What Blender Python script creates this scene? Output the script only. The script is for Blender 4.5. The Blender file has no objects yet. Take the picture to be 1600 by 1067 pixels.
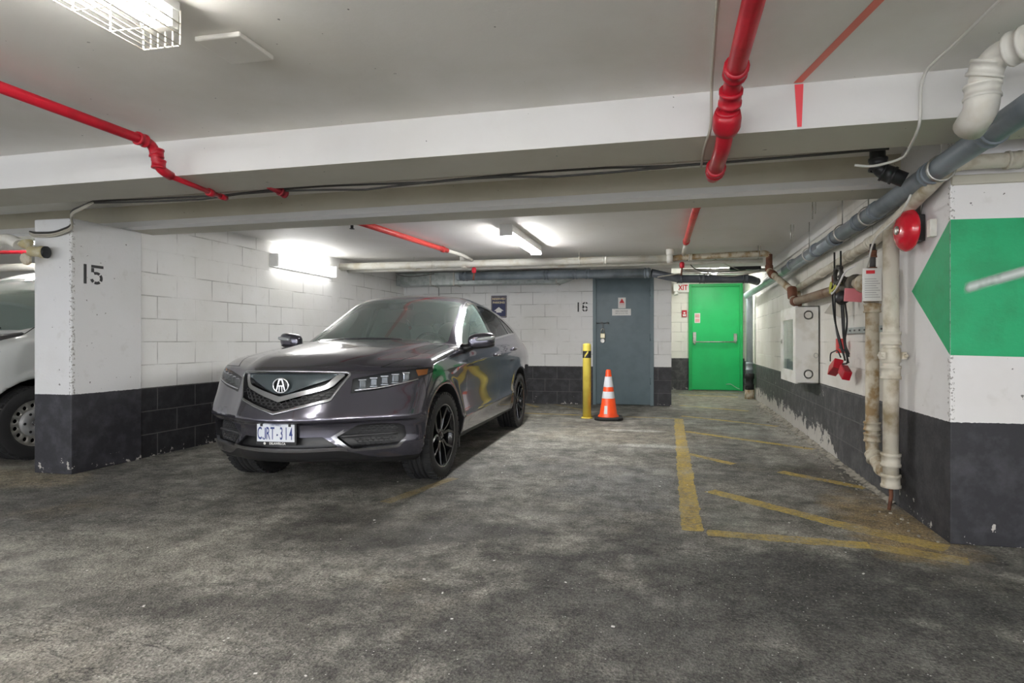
import bpy, bmesh, math, random
import numpy as np
from mathutils import Vector, Matrix
random.seed(7); np.random.seed(7)
PI = math.pi
SC = bpy.context.scene
COL = SC.collection
WLOC = {}                      # world offset of every object built

def R(a): return math.radians(a)

class MB:
    """collects shapes in world coordinates; build() links them as one mesh object"""
    def __init__(s): s.v = []; s.f = []; s.s = []; s.m = []; s.cur = 0
    def add(s, vs, fs, smooth=False):
        b = len(s.v); s.v.extend([tuple(v) for v in vs])
        for f in fs: s.f.append([b + i for i in f]); s.s.append(smooth); s.m.append(s.cur)
        return s
    def box(s, x0, x1, y0, y1, z0, z1):
        vs = [(x0,y0,z0),(x1,y0,z0),(x1,y1,z0),(x0,y1,z0),(x0,y0,z1),(x1,y0,z1),(x1,y1,z1),(x0,y1,z1)]
        return s.add(vs, [(0,3,2,1),(4,5,6,7),(0,1,5,4),(1,2,6,5),(2,3,7,6),(3,0,4,7)])
    def obox(s, c, size, mat):
        h = [v/2 for v in size]; c = Vector(c)
        vs = [c + mat @ Vector((sx*h[0], sy*h[1], sz*h[2])) for sz in (-1,1) for sx, sy in ((-1,-1),(1,-1),(1,1),(-1,1))]
        return s.add(vs, [(0,3,2,1),(4,5,6,7),(0,1,5,4),(1,2,6,5),(2,3,7,6),(3,0,4,7)])
    def sweep(s, path, rad, seg=12, caps=True, closed=False):
        P = [Vector(p) for p in path]; n = len(P)
        rads = rad if isinstance(rad, (list, tuple)) else [rad]*n
        T = []
        for i in range(n):
            a = P[(i-1) % n] if (closed or i > 0) else P[i]; b = P[(i+1) % n] if (closed or i < n-1) else P[i]
            d = b - a; T.append(d.normalized() if d.length > 1e-9 else Vector((0,0,1)))
        up = Vector((0,0,1)) if abs(T[0].z) < .9 else Vector((1,0,0))
        N = (up - T[0]*up.dot(T[0])).normalized(); vs = []
        for i in range(n):
            N = (N - T[i]*N.dot(T[i])).normalized(); B = T[i].cross(N)
            for k in range(seg):
                a = 2*PI*k/seg; vs.append(P[i] + (N*math.cos(a) + B*math.sin(a))*rads[i])
        fs = []
        for i in range(n if closed else n-1):
            j = (i+1) % n
            for k in range(seg):
                k2 = (k+1) % seg; fs.append((i*seg+k, i*seg+k2, j*seg+k2, j*seg+k))
        s.add(vs, fs, True)
        if caps and not closed:
            b = len(s.v) - len(vs)
            s.f.append([b+k for k in range(seg)][::-1]); s.s.append(False); s.m.append(s.cur)
            s.f.append([b+(n-1)*seg+k for k in range(seg)]); s.s.append(False); s.m.append(s.cur)
        return s
    def cyl(s, p, q, r, seg=16, r2=None, caps=True):
        return s.sweep([p, q], [r, r if r2 is None else r2], seg, caps)
    def lathe(s, prof, o, ax, seg=24, smooth=True, caps=True):
        """prof: (radius, height along axis) pairs"""
        o = Vector(o); ax = Vector(ax).normalized()
        u = ax.orthogonal().normalized(); w = ax.cross(u); vs = []; fs = []; n = len(prof)
        for r, h in prof:
            for k in range(seg):
                a = 2*PI*k/seg; vs.append(o + ax*h + (u*math.cos(a) + w*math.sin(a))*r)
        for i in range(n-1):
            for k in range(seg):
                k2 = (k+1) % seg; fs.append((i*seg+k, i*seg+k2, (i+1)*seg+k2, (i+1)*seg+k))
        s.add(vs, fs, smooth)
        b = len(s.v) - len(vs)
        if not caps: return s
        if prof[0][0] > 1e-6: s.f.append([b+k for k in range(seg)][::-1]); s.s.append(False); s.m.append(s.cur)
        if prof[-1][0] > 1e-6: s.f.append([b+(n-1)*seg+k for k in range(seg)]); s.s.append(False); s.m.append(s.cur)
        return s
    def prism(s, poly, o, u, v, d, smooth=False):
        """2D polygon in frame (o,u,v) extruded by vector d"""
        o, u, v, d = Vector(o), Vector(u), Vector(v), Vector(d); n = len(poly)
        vs = [o + u*a + v*b for a, b in poly]; vs += [p + d for p in vs]
        fs = [tuple(range(n))[::-1], tuple(range(n, 2*n))] + [(i, (i+1) % n, n+(i+1) % n, n+i) for i in range(n)]
        s.add(vs, fs[:2]); b = len(s.v) - len(vs)
        for f in fs[2:]: s.f.append([b+i for i in f]); s.s.append(smooth); s.m.append(s.cur)
        return s
    def ribbon(s, pts, w, o, u, v, d, closed=False):
        """flat stroke of width w along 2D pts, thickness vector d"""
        P = [Vector((a, b)) for a, b in pts]; L = []; Rr = []; n = len(P)
        for i in range(n):
            a = P[max(i-1, 0)]; b = P[min(i+1, n-1)]; t = (b-a).normalized(); nn = Vector((-t.y, t.x))
            L.append(P[i]+nn*w/2); Rr.append(P[i]-nn*w/2)
        o, u, v, d = Vector(o), Vector(u), Vector(v), Vector(d)
        for i in range(n-1):
            q = [L[i], Rr[i], Rr[i+1], L[i+1]]
            vs = [o+u*c.x+v*c.y for c in q]; vs += [p+d for p in vs]
            s.add(vs, [(0,1,2,3),(7,6,5,4),(0,4,5,1),(1,5,6,2),(2,6,7,3),(3,7,4,0)])
        return s
    def build(s, name, mat, parent=None, bevel=0., seg=2, kind=None, keep0=False, auto=None):
        me = bpy.data.meshes.new(name)
        V = np.array(s.v, dtype=float)
        if parent is not None: off = Vector(WLOC[parent.name])
        elif keep0: off = Vector((0,0,0))
        else:
            lo, hi = V.min(0), V.max(0); off = Vector(((lo[0]+hi[0])/2, (lo[1]+hi[1])/2, lo[2]))
        me.from_pydata([tuple(p) for p in (V - np.array(off))], [], s.f)
        me.polygons.foreach_set('use_smooth', s.s)
        mats = mat if isinstance(mat, (list, tuple)) else [mat]
        for m in mats: me.materials.append(m)
        if len(mats) > 1: me.polygons.foreach_set('material_index', s.m)
        bm = bmesh.new(); bm.from_mesh(me); bmesh.ops.recalc_face_normals(bm, faces=bm.faces); bm.to_mesh(me); bm.free()
        me.update()
        o = bpy.data.objects.new(name, me); COL.objects.link(o)
        if parent is not None: o.parent = parent
        else: o.location = off
        WLOC[o.name] = tuple(off)
        if bevel:
            b = o.modifiers.new('bevel', 'BEVEL'); b.width = bevel; b.segments = seg; b.limit_method = 'ANGLE'; b.angle_limit = R(40)
        if kind: o['kind'] = kind
        return o

def fillet(pts, r, n=6):
    """polyline with rounded corners"""
    P = [Vector(p) for p in pts]; out = [P[0]]
    for i in range(1, len(P)-1):
        a, b, c = P[i-1], P[i], P[i+1]
        d1 = (a-b); d2 = (c-b); rr = min(r, d1.length*.49, d2.length*.49)
        p, q = b + d1.normalized()*rr, b + d2.normalized()*rr
        for k in range(n+1):
            t = k/n; out.append(p*(1-t)**2 + b*2*t*(1-t) + q*t*t)
    out.append(P[-1]); return out

def thing(name, label, cat, loc=(0,0,0), group=None):
    o = bpy.data.objects.new(name, None); COL.objects.link(o); o.location = loc; o.empty_display_size = .1
    WLOC[o.name] = tuple(loc)
    o['kind'] = 'thing'
    return tag(o, label, cat, group)
def tag(o, label, cat=None, group=None):
    o['label'] = label
    if cat: o['category'] = cat; o['kind'] = 'thing'
    if group: o['group'] = group
    return o
def lab(o, s): o['label'] = s; return o

def text_mb(body, size, o, u, v, n, depth=.0012, align='CENTER', mb=None, xs=1., bold=0.):
    """lettering standing on the plane (o,u,v), normal n"""
    cu = bpy.data.curves.new('t', 'FONT'); cu.body = body; cu.size = size; cu.align_x = align; cu.align_y = 'CENTER'; cu.resolution_u = 3
    cu.offset = bold
    ob = bpy.data.objects.new('t', cu); COL.objects.link(ob)
    dg = bpy.context.evaluated_depsgraph_get(); me = bpy.data.meshes.new_from_object(ob.evaluated_get(dg))
    mb = mb or MB(); o, u, v, n = Vector(o), Vector(u), Vector(v), Vector(n)
    vs = [o + u*p.co.x*xs + v*p.co.y + n*depth for p in me.vertices]
    mb.add(vs, [tuple(p.vertices) for p in me.polygons])
    bpy.data.objects.remove(ob); bpy.data.curves.remove(cu); bpy.data.meshes.remove(me)
    return mb
# ---------------------------------------------------------------- materials
def srgb(r, g, b):
    f = lambda c: (c/255/12.92) if c/255 <= .04045 else ((c/255+.055)/1.055)**2.4
    return (f(r), f(g), f(b), 1)
class NT:
    def __init__(s, name):
        s.m = bpy.data.materials.new(name); s.m.use_nodes = True; s.t = s.m.node_tree; s.t.nodes.clear()
        s.out = s.n('ShaderNodeOutputMaterial')
    def n(s, typ, **k):
        nd = s.t.nodes.new(typ)
        for a, b in k.items(): setattr(nd, a, b)
        return nd
    def l(s, a, b): s.t.links.new(a, b)
    def put(s, sock, v):
        if hasattr(v, 'is_linked'): s.l(v, sock)
        else: sock.default_value = v
    def math(s, op, a, b=0., c=0., clamp=False):
        nd = s.n('ShaderNodeMath', operation=op); nd.use_clamp = clamp
        for i, v in enumerate((a, b, c)): s.put(nd.inputs[i], v)
        return nd.outputs[0]
    def mix(s, f, a, b, blend='MIX'):
        nd = s.n('ShaderNodeMix', data_type='RGBA', blend_type=blend)
        s.put(nd.inputs[0], f); s.put(nd.inputs[6], a); s.put(nd.inputs[7], b); return nd.outputs[2]
    def noise(s, vec, scale, detail=4, rough=.55, dim='3D'):
        nd = s.n('ShaderNodeTexNoise'); s.l(vec, nd.inputs['Vector']); nd.inputs['Scale'].default_value = scale
        nd.inputs['Detail'].default_value = detail; nd.inputs['Roughness'].default_value = rough; return nd.outputs[0]
    def ramp(s, f, lo, hi):
        nd = s.n('ShaderNodeMapRange'); nd.clamp = True; s.put(nd.inputs[0], f); nd.inputs[1].default_value = lo; nd.inputs[2].default_value = hi
        return nd.outputs[0]
    def pos(s): return s.n('ShaderNodeNewGeometry').outputs['Position']
    def objc(s): return s.n('ShaderNodeTexCoord').outputs['Object']
    def bsdf(s, col, rough=.5, metal=0., bump=None, bstr=.3, bdist=.01, coat=0., spec=.5):
        p = s.n('ShaderNodeBsdfPrincipled'); s.put(p.inputs['Base Color'], col); s.put(p.inputs['Roughness'], rough); s.put(p.inputs['Metallic'], metal)
        p.inputs['Coat Weight'].default_value = coat; p.inputs['Coat Roughness'].default_value = .03; p.inputs['Specular IOR Level'].default_value = spec
        if bump is not None:
            b = s.n('ShaderNodeBump'); b.inputs['Strength'].default_value = bstr; b.inputs['Distance'].default_value = bdist
            s.put(b.inputs['Height'], bump); s.l(b.outputs[0], p.inputs['Normal'])
        s.l(p.outputs[0], s.out.inputs[0]); s.p = p; return s.m

def M(name, col, rough=.5, metal=0., col2=None, scale=8., lo=.45, hi=.65, bump=0., bscale=60., coat=0., spec=.5):
    t = NT(name)
    c = col if len(col) == 4 else (*col, 1)
    v = t.objc()
    if col2 is not None: c = t.mix(t.ramp(t.noise(v, scale, 5), lo, hi), c, col2)
    h = t.noise(v, bscale, 3) if bump else None
    return t.bsdf(c, rough, metal, h, bump, .004, coat, spec)
def emit(name, col, s):
    t = NT(name); e = t.n('ShaderNodeEmission'); e.inputs[0].default_value = (*col, 1); e.inputs[1].default_value = s
    t.l(e.outputs[0], t.out.inputs[0]); return t.m

def wallmat(name, axis, white, black, zb=.66, blocks=True, chips=.72, peel=0., z0=0.0, dirt=.35, corner=None):
    """painted block wall: white above the height zb, black paint below"""
    t = NT(name); p = t.pos(); sep = t.n('ShaderNodeSeparateXYZ'); t.l(p, sep.inputs[0])
    cmb = t.n('ShaderNodeCombineXYZ'); t.l(sep.outputs[axis], cmb.inputs[0]); t.l(sep.outputs[2], cmb.inputs[1])
    wob = t.noise(p, 3.5, 3); vz = t.n('ShaderNodeVectorMath', operation='ADD'); w2 = t.n('ShaderNodeVectorMath', operation='SCALE')
    t.l(t.n('ShaderNodeTexNoise').outputs[1], w2.inputs[0]); 
    nz = w2.inputs[0].links[0].from_node; t.l(p, nz.inputs[0]); nz.inputs['Scale'].default_value = 6; w2.inputs['Scale'].default_value = .006
    t.l(cmb.outputs[0], vz.inputs[0]); t.l(w2.outputs[0], vz.inputs[1])
    br = t.n('ShaderNodeTexBrick'); t.l(vz.outputs[0], br.inputs[0]); br.inputs['Scale'].default_value = 1
    br.inputs['Mortar Size'].default_value = .006; br.inputs['Mortar Smooth'].default_value = .35
    br.inputs['Brick Width'].default_value = .44; br.inputs['Row Height'].default_value = .22
    joint = br.outputs['Fac']
    big = t.noise(p, 1.4, 5); fine = t.noise(p, 45, 4, .65); mid = t.noise(p, 9, 5, .6)
    W = t.mix(t.math('MULTIPLY', t.ramp(big, .42, .75), dirt), white, (white[0]*.72, white[1]*.70, white[2]*.62, 1))
    W = t.mix(t.math('MULTIPLY', t.ramp(mid, .60, .8), .35), W, (white[0]*.6, white[1]*.58, white[2]*.52, 1))
    if blocks:
        gap = t.math('MULTIPLY', joint, t.ramp(t.noise(p, 2.3, 4), .42, .62))
        W = t.mix(t.math('MULTIPLY', gap, .55), W, (.16, .15, .13, 1))
    chip = t.math('GREATER_THAN', t.noise(p, 26, 3, .5), chips)
    W = t.mix(t.math('MULTIPLY', chip, .85), W, (.1, .095, .085, 1))
    if corner:
        near = t.math('MULTIPLY', t.math('LESS_THAN', t.math('ABSOLUTE', t.math('SUBTRACT', sep.outputs[0], corner[0])), .022), t.math('LESS_THAN', t.math('ABSOLUTE', t.math('SUBTRACT', sep.outputs[1], corner[1])), .03))
        W = t.mix(t.math('MULTIPLY', near, t.math('MULTIPLY', t.math('GREATER_THAN', t.noise(p, 55, 4, .6), .56), .8)), W, (.22,.21,.19,1))
    K = t.mix(t.ramp(mid, .45, .75), black, (black[0]*2.4, black[1]*2.4, black[2]*2.3, 1))
    low = t.n('ShaderNodeMapRange'); t.l(sep.outputs[2], low.inputs[0]); low.inputs[1].default_value = z0+.3; low.inputs[2].default_value = z0; low.clamp = True
    thr = t.math('SUBTRACT', .80 - peel*.15, t.math('MULTIPLY', low.outputs[0], .22 + .22*peel))
    pl = t.math('GREATER_THAN', t.noise(p, 14 - 8*peel, 6, .66), thr)
    if peel: pl = t.math('MULTIPLY', pl, t.math('GREATER_THAN', t.math('ADD', sep.outputs[1], t.math('MULTIPLY', big, 3)), 7.2))
    K = t.mix(pl, K, (.52, .5, .46, 1))
    if blocks: K = t.mix(t.math('MULTIPLY', joint, .55), K, (.16, .16, .155, 1))
    edge = t.math('ADD', sep.outputs[2], t.math('MULTIPLY', t.math('SUBTRACT', fine, .5), .012))
    c = t.mix(t.math('GREATER_THAN', edge, zb), K, W)
    h = t.math('ADD', t.math('MULTIPLY', mid, .5), t.math('MULTIPLY', fine, .35))
    if blocks: h = t.math('SUBTRACT', h, t.math('MULTIPLY', joint, 1.2))
    rough = t.math('ADD', .42, t.math('MULTIPLY', fine, .3))
    return t.bsdf(c, rough, 0, h, .55, .006)

WHITE = (.80, .795, .78, 1)
m_wl = wallmat('white block wall', 1, (.84,.84,.825,1), (.018,.018,.021,1), .66, True, .80)
m_wb = wallmat('white back wall', 0, (.86,.86,.85,1), (.03,.03,.034,1), .665, True, .82)
m_wr = wallmat('aged block wall', 1, (.76,.74,.69,1), (.06,.06,.063,1), .67, True, .78, peel=.9, dirt=.7)
m_wc = wallmat('corridor block wall', 0, (.80,.79,.73,1), (.06,.06,.062,1), .72, True, .8)
m_pilL = wallmat('painted concrete', 1, (.74,.745,.75,1), (.028,.028,.034,1), .66, False, .735, corner=(-4.865,3.8))
m_pilR = wallmat('painted pillar', 1, (.80,.79,.79,1), (.026,.026,.031,1), .662, False, .745, corner=(1.488,3.4))
m_dark = M('far concrete', srgb(150,148,140), .8, col2=srgb(110,108,100), scale=2)

def ceilmat(name, col, stain=.5):
    t = NT(name); p = t.pos(); big = t.noise(p, .9, 6, .6); mid = t.noise(p, 5, 5, .6); fine = t.noise(p, 60, 3)
    c = t.mix(t.math('MULTIPLY', t.ramp(big, .45, .7), stain), col, (col[0]*.72, col[1]*.69, col[2]*.60, 1))
    spk = t.math('GREATER_THAN', t.noise(p, 30, 2, .4), .78)
    c = t.mix(t.math('MULTIPLY', spk, .8), c, (.08,.075,.065,1))
    return t.bsdf(c, .62, 0, t.math('ADD', mid, t.math('MULTIPLY', fine, .3)), .25, .006)
m_ceil = ceilmat('ceiling paint', (.84,.825,.785,1), .40)
m_ceilb = ceilmat('rear ceiling paint', (.80,.79,.77,1), .3)
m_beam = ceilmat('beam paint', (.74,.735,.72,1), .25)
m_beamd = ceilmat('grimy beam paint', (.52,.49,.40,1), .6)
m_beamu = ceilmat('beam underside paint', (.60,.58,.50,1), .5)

# floor -----------------------------------------------------------------
LINES = [  # (x0,y0,x1,y1,width,strength)
 (.100,8.20,.118,3.36,.125,1.),(-2.62,8.42,.10,8.20,.08,.75),
 (.17,7.05,1.43,6.13,.095,1.),(.15,8.5,1.35,7.7,.095,1.),(.15,9.9,1.2,9.3,.10,1.),(.15,11.9,1.3,11.6,.11,.9),(.5,12.9,1.4,12.3,.08,.5),
 (.16,5.65,.55,5.25,.09,.9),(.9,5.02,1.43,4.58,.10,.9),(.28,4.28,1.02,3.62,.115,.95),(1.02,3.62,1.44,3.32,.13,.75),
 (.2,3.34,1.05,3.29,.11,.9),(1.05,3.29,1.46,3.15,.11,.55),(-2.0,9.65,-1.4,8.95,.07,.5),(-2.5,9.6,-2.2,9.2,.09,.7),(-1.92,3.55,-1.72,4.3,.09,.30)]
DK = (.060,.060,.058,1)
STAINS = [(.25,2.25,1.55,.95,DK,.75),(1.15,2.75,.9,.5,(.036,.036,.036,1),.8),(-1.55,3.05,.9,.45,(.05,.048,.043,1),.7),(-1.9,2.0,1.0,.18,(.055,.053,.048,1),.6),
          (-3.0,2.35,.9,.5,(.29,.28,.245,1),.6),(-2.3,1.55,.9,.35,(.27,.26,.23,1),.55),(.15,1.35,.9,.22,(.25,.24,.205,1),.6),(-.55,6.7,1.2,.7,(.26,.235,.185,1),.6),(-.35,4.3,.6,.8,(.20,.205,.21,1),.5),
          (1.28,3.75,.32,.75,(.27,.185,.075,1),.75),(1.25,5.0,.35,.5,(.06,.05,.038,1),.8),(1.38,7.4,.25,2.2,(.42,.40,.35,1),.7),(.8,10.5,1.0,2.4,(.30,.275,.22,1),.6),(-.2,6.0,.45,.12,(.50,.49,.46,1),.7),(-.45,7.0,.4,.10,(.50,.49,.46,1),.6),(-5.6,3.6,1.2,.35,(.34,.29,.20,1),.7)]
def floormat():
    t = NT('worn garage floor'); p = t.pos()
    wv = t.n('ShaderNodeTexNoise'); t.l(p, wv.inputs[0]); wv.inputs['Scale'].default_value = 9; wv.inputs['Detail'].default_value = 3
    a = t.n('ShaderNodeVectorMath', operation='SUBTRACT'); t.l(wv.outputs[1], a.inputs[0]); a.inputs[1].default_value = (.5,.5,.5)
    b = t.n('ShaderNodeVectorMath', operation='MULTIPLY'); t.l(a.outputs[0], b.inputs[0]); b.inputs[1].default_value = (.05,.05,0)
    q = t.n('ShaderNodeVectorMath', operation='ADD'); t.l(p, q.inputs[0]); t.l(b.outputs[0], q.inputs[1]); q = q.outputs[0]
    def dot(v, d):
        n = t.n('ShaderNodeVectorMath', operation='DOT_PRODUCT'); t.l(v, n.inputs[0]); n.inputs[1].default_value = d; return n.outputs['Value']
    tot = None
    for x0,y0,x1,y1,w,s in LINES:
        L = math.hypot(x1-x0, y1-y0); d = ((x1-x0)/L, (y1-y0)/L, 0); n = (-d[1], d[0], 0)
        mu = t.math('COMPARE', dot(q, d), d[0]*(x0+x1)/2+d[1]*(y0+y1)/2, L/2)
        mv = t.math('COMPARE', dot(q, n), n[0]*x0+n[1]*y0, w/2)
        mk = t.math('MULTIPLY', t.math('MULTIPLY', mu, mv), s)
        tot = mk if tot is None else t.math('MAXIMUM', tot, mk)
    big = t.noise(p, .55, 6, .6); mid = t.noise(p, 2.6, 7, .68); fine = t.noise(p, 34, 5, .7); vf = t.noise(p, 130, 3, .7)
    # trodden dust is pale, oil and damp are dark
    c = t.mix(t.ramp(mid, .36, .66), (.10,.096,.085,1), (.31,.30,.262,1))
    c = t.mix(t.math('MULTIPLY', t.ramp(big, .48, .62), .75), c, (.085,.085,.081,1))
    st = t.n('ShaderNodeMapping'); t.l(p, st.inputs[0]); st.inputs['Scale'].default_value = (1.2, 4.5, 1); st.inputs['Rotation'].default_value = (0,0,.35)
    sm = t.noise(st.outputs[0], 1.1, 6, .62)
    c = t.mix(t.math('MULTIPLY', t.ramp(sm, .56, .70), .8), c, (.045,.044,.041,1))
    pale = t.noise(st.outputs[0], 2.2, 7, .7)
    c = t.mix(t.math('MULTIPLY', t.ramp(pale, .60, .76), .7), c, (.45,.43,.385,1))
    c = t.mix(t.math('MULTIPLY', t.ramp(t.noise(p, 1.1, 5, .6), .56, .7), .35), c, (.20,.155,.085,1))
    # shaped stains: (x, y, rx, ry, colour, strength)
    sx_, sy_ = (t.n('ShaderNodeSeparateXYZ') for _ in (0, 1)); t.l(p, sx_.inputs[0]); X_, Y_ = sx_.outputs[0], sx_.outputs[1]
    for (ex, ey, rx, ry, col, st_) in STAINS:
        dx = t.math('DIVIDE', t.math('SUBTRACT', X_, ex), rx); dy = t.math('DIVIDE', t.math('SUBTRACT', Y_, ey), ry)
        d2 = t.math('ADD', t.math('MULTIPLY', dx, dx), t.math('MULTIPLY', dy, dy))
        d2 = t.math('ADD', d2, t.math('MULTIPLY', t.math('SUBTRACT', mid, .5), 3.2))
        c = t.mix(t.math('MULTIPLY', t.ramp(d2, 1.15, .25), st_), c, col)
    ck = t.math('LESS_THAN', t.math('ABSOLUTE', t.math('SUBTRACT', t.noise(st.outputs[0], .9, 7, .62), .5)), .006)
    c = t.mix(t.math('MULTIPLY', t.math('MULTIPLY', ck, t.ramp(big, .40, .55)), .7), c, (.03,.029,.026,1))
    m8 = t.math('ADD', t.math('MULTIPLY', t.ramp(t.noise(p, 6.5, 8, .78), .38, .62), 1.0), .55)
    g8 = t.n('ShaderNodeVectorMath', operation='SCALE'); t.l(c, g8.inputs[0]); t.l(m8, g8.inputs['Scale']); c = g8.outputs[0]
    # aggregate
    gr_ = t.math('ADD', t.math('MULTIPLY', t.ramp(t.noise(p, 75, 3, .75), .36, .66), 1.0), .58)
    gv = t.n('ShaderNodeVectorMath', operation='SCALE'); t.l(c, gv.inputs[0]); t.l(gr_, gv.inputs['Scale']); c = gv.outputs[0]
    vo = t.n('ShaderNodeTexVoronoi'); t.l(p, vo.inputs[0]); vo.inputs['Scale'].default_value = 110
    agg = t.n('ShaderNodeSeparateColor'); t.l(vo.outputs['Color'], agg.inputs[0])
    c = t.mix(t.math('MULTIPLY', t.ramp(agg.outputs[0], .55, 1.), .35), c, (.24,.23,.205,1))
    c = t.mix(t.math('MULTIPLY', t.ramp(agg.outputs[1], .6, 1.), .5), c, (.022,.022,.021,1))
    spk = t.math('MULTIPLY', t.math('GREATER_THAN', agg.outputs[2], .994), t.math('LESS_THAN', vo.outputs['Distance'], .33))
    c = t.mix(t.math('MULTIPLY', spk, .8), c, (.62,.61,.58,1))
    # yellow paint, worn through where the noise is high
    wear = t.math('MULTIPLY', t.ramp(t.math('ADD', t.math('MULTIPLY', mid, .6), t.math('MULTIPLY', fine, .4)), .68, .42), 1.)
    ym = t.math('MULTIPLY', tot, wear)
    yel = t.mix(t.ramp(fine, .4, .7), (.60,.42,.085,1), (.33,.25,.07,1))
    c = t.mix(ym, c, yel)
    rough = t.math('SUBTRACT', .80, t.math('MULTIPLY', t.ramp(t.noise(p, .8, 5, .6), .48, .66), .38))
    h = t.math('ADD', t.math('MULTIPLY', fine, .35), t.math('ADD', t.math('MULTIPLY', vf, .55), t.math('MULTIPLY', vo.outputs['Distance'], .5)))
    return t.bsdf(c, rough, 0, h, .9, .008)
m_floor = floormat()

m_red = M('red pipe paint', (.55,.012,.03), .35, col2=(.40,.008,.02,1), scale=6, bump=.1)
m_redw = M('faded red paint', (.68,.07,.06), .4, col2=(.55,.04,.04,1), scale=9)
m_wp = M('white pipe paint', (.74,.725,.66), .4, col2=(.55,.50,.38,1), scale=5, lo=.5, hi=.75, bump=.15, bscale=30)
m_wpd = M('dirty white pipe', (.66,.62,.52), .5, col2=(.33,.26,.15,1), scale=7, lo=.48, hi=.72, bump=.3, bscale=40)
m_rustp = M('rust streaked pipe', (.58,.53,.42), .6, col2=(.30,.20,.09,1), scale=11, lo=.42, hi=.62, bump=.4, bscale=50)
m_rust = M('brown rust', (.16,.06,.03), .75, col2=(.09,.035,.02,1), scale=14, bump=.4)
m_greyp = M('grey plastic pipe', (.22,.255,.285), .38, col2=(.14,.165,.19,1), scale=4, bump=.08, bscale=20)
m_greyl = M('pale grey pipe', (.36,.42,.44), .35, col2=(.27,.31,.33,1), scale=4)
m_greyd = M('dark grey pipe', (.075,.085,.10), .4, col2=(.13,.14,.155,1), scale=5)
m_blk = M('black plastic', (.018,.018,.019), .45)
m_rubber = M('black rubber', (.016,.016,.016), .75, bump=.2)
m_galv = M('galvanised steel', (.50,.54,.53), .42, metal=.75, col2=(.36,.40,.39,1), scale=14)
m_steel = M('dull steel', (.55,.54,.51), .4, metal=.9, col2=(.4,.38,.33,1), scale=20)
m_chrome = M('chrome', (.85,.86,.87), .12, metal=1.)
m_cable = M('cable', (.46,.43,.36), .6)
m_cabled = M('dark cable', (.05,.048,.042), .6)
m_wht = M('white enamel', (.80,.79,.75), .4, col2=(.66,.64,.57,1), scale=6)
m_plastw = M('white plastic', (.82,.82,.80), .4)
m_bell = M('bell red', (.62,.008,.025), .22, coat=.6)
m_grdoor = M('green door paint', (.008,.56,.145), .38, col2=(.008,.51,.13,1), scale=3, bump=.06, bscale=30)
m_green = M('green sign paint', (.004,.40,.15), .42, col2=(.004,.33,.12,1), scale=7, bump=.35, bscale=45)
m_gydoor = M('grey door paint', (.115,.165,.185), .4, col2=(.095,.14,.16,1), scale=4, bump=.06, bscale=30)
m_yel = M('yellow paint', (.80,.66,.11), .42, col2=(.72,.57,.09,1), scale=6)
m_org = M('orange cone', (.90,.085,.012), .45, col2=(.80,.07,.012,1), scale=6)
m_refl = M('reflective white', (.74,.76,.80), .3)
m_stencil = M('stencil black', (.028,.028,.030), .6)
m_paper = M('paper', (.82,.81,.78), .7)
m_redink = M('red ink', (.62,.02,.03), .6)
m_navy = M('navy sign', (.022,.030,.10), .45)
m_gold = M('sign lettering', (.72,.62,.40), .5)
m_lamp = emit('fluorescent light', (1., .99, .97), 9.)
m_lamph = emit('strip diffuser light', (1., .99, .97), 26.)
m_lampw = emit('wall lamp light', (1., .99, .97), 2.6)
m_lampc = emit('caged tube light', (1., .99, .97), 18.)
m_tray = M('lamp housing', (.80,.80,.78), .4)
m_rubble = M('crumbled plaster', (.36,.335,.28), .9, col2=(.12,.11,.09,1), scale=16, bump=.8, bscale=40)

def thin_glass(name, tint, rough=.0, refl=1.45, painted_haze=0.):  # teal diffuse haze painted into the glass to brighten it like reflected light
    t = NT(name); tr = t.n('ShaderNodeBsdfTransparent'); tr.inputs[0].default_value = (*tint, 1)
    gl = t.n('ShaderNodeBsdfGlossy'); gl.inputs['Roughness'].default_value = rough; gl.inputs[0].default_value = (1,1,1,1)
    fr = t.n('ShaderNodeFresnel'); fr.inputs[0].default_value = refl; mx = t.n('ShaderNodeMixShader')
    t.l(fr.outputs[0], mx.inputs[0]); df = t.n('ShaderNodeBsdfDiffuse'); df.inputs[0].default_value = (.50,.66,.61,1); md = t.n('ShaderNodeMixShader'); md.inputs[0].default_value = painted_haze; t.l(tr.outputs[0], md.inputs[1]); t.l(df.outputs[0], md.inputs[2]); t.l(md.outputs[0], mx.inputs[1]); t.l(gl.outputs[0], mx.inputs[2]); t.l(mx.outputs[0], t.out.inputs[0]); return t.m
# ---------------------------------------------------------------- the setting
ZC = 2.34
def struct(mb, name, m, bevel=0.):
    return mb.build(name, m, kind='structure', keep0=True, bevel=bevel)
struct(MB().box(-14, 5, -6, 13.3, -.2, 0), 'floor', m_floor)
struct(MB().box(-14, 5, -6, 4.3, ZC, ZC+.03), 'ceiling', m_ceil)
struct(MB().box(-14, 5, 4.3, 9.75, ZC, ZC+.03), 'ceiling_rear', m_ceilb)
struct(MB().box(-.3, 2.2, 9.75, 13.3, 2.50, 2.52), 'ceiling_corridor', m_ceilb)
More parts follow.
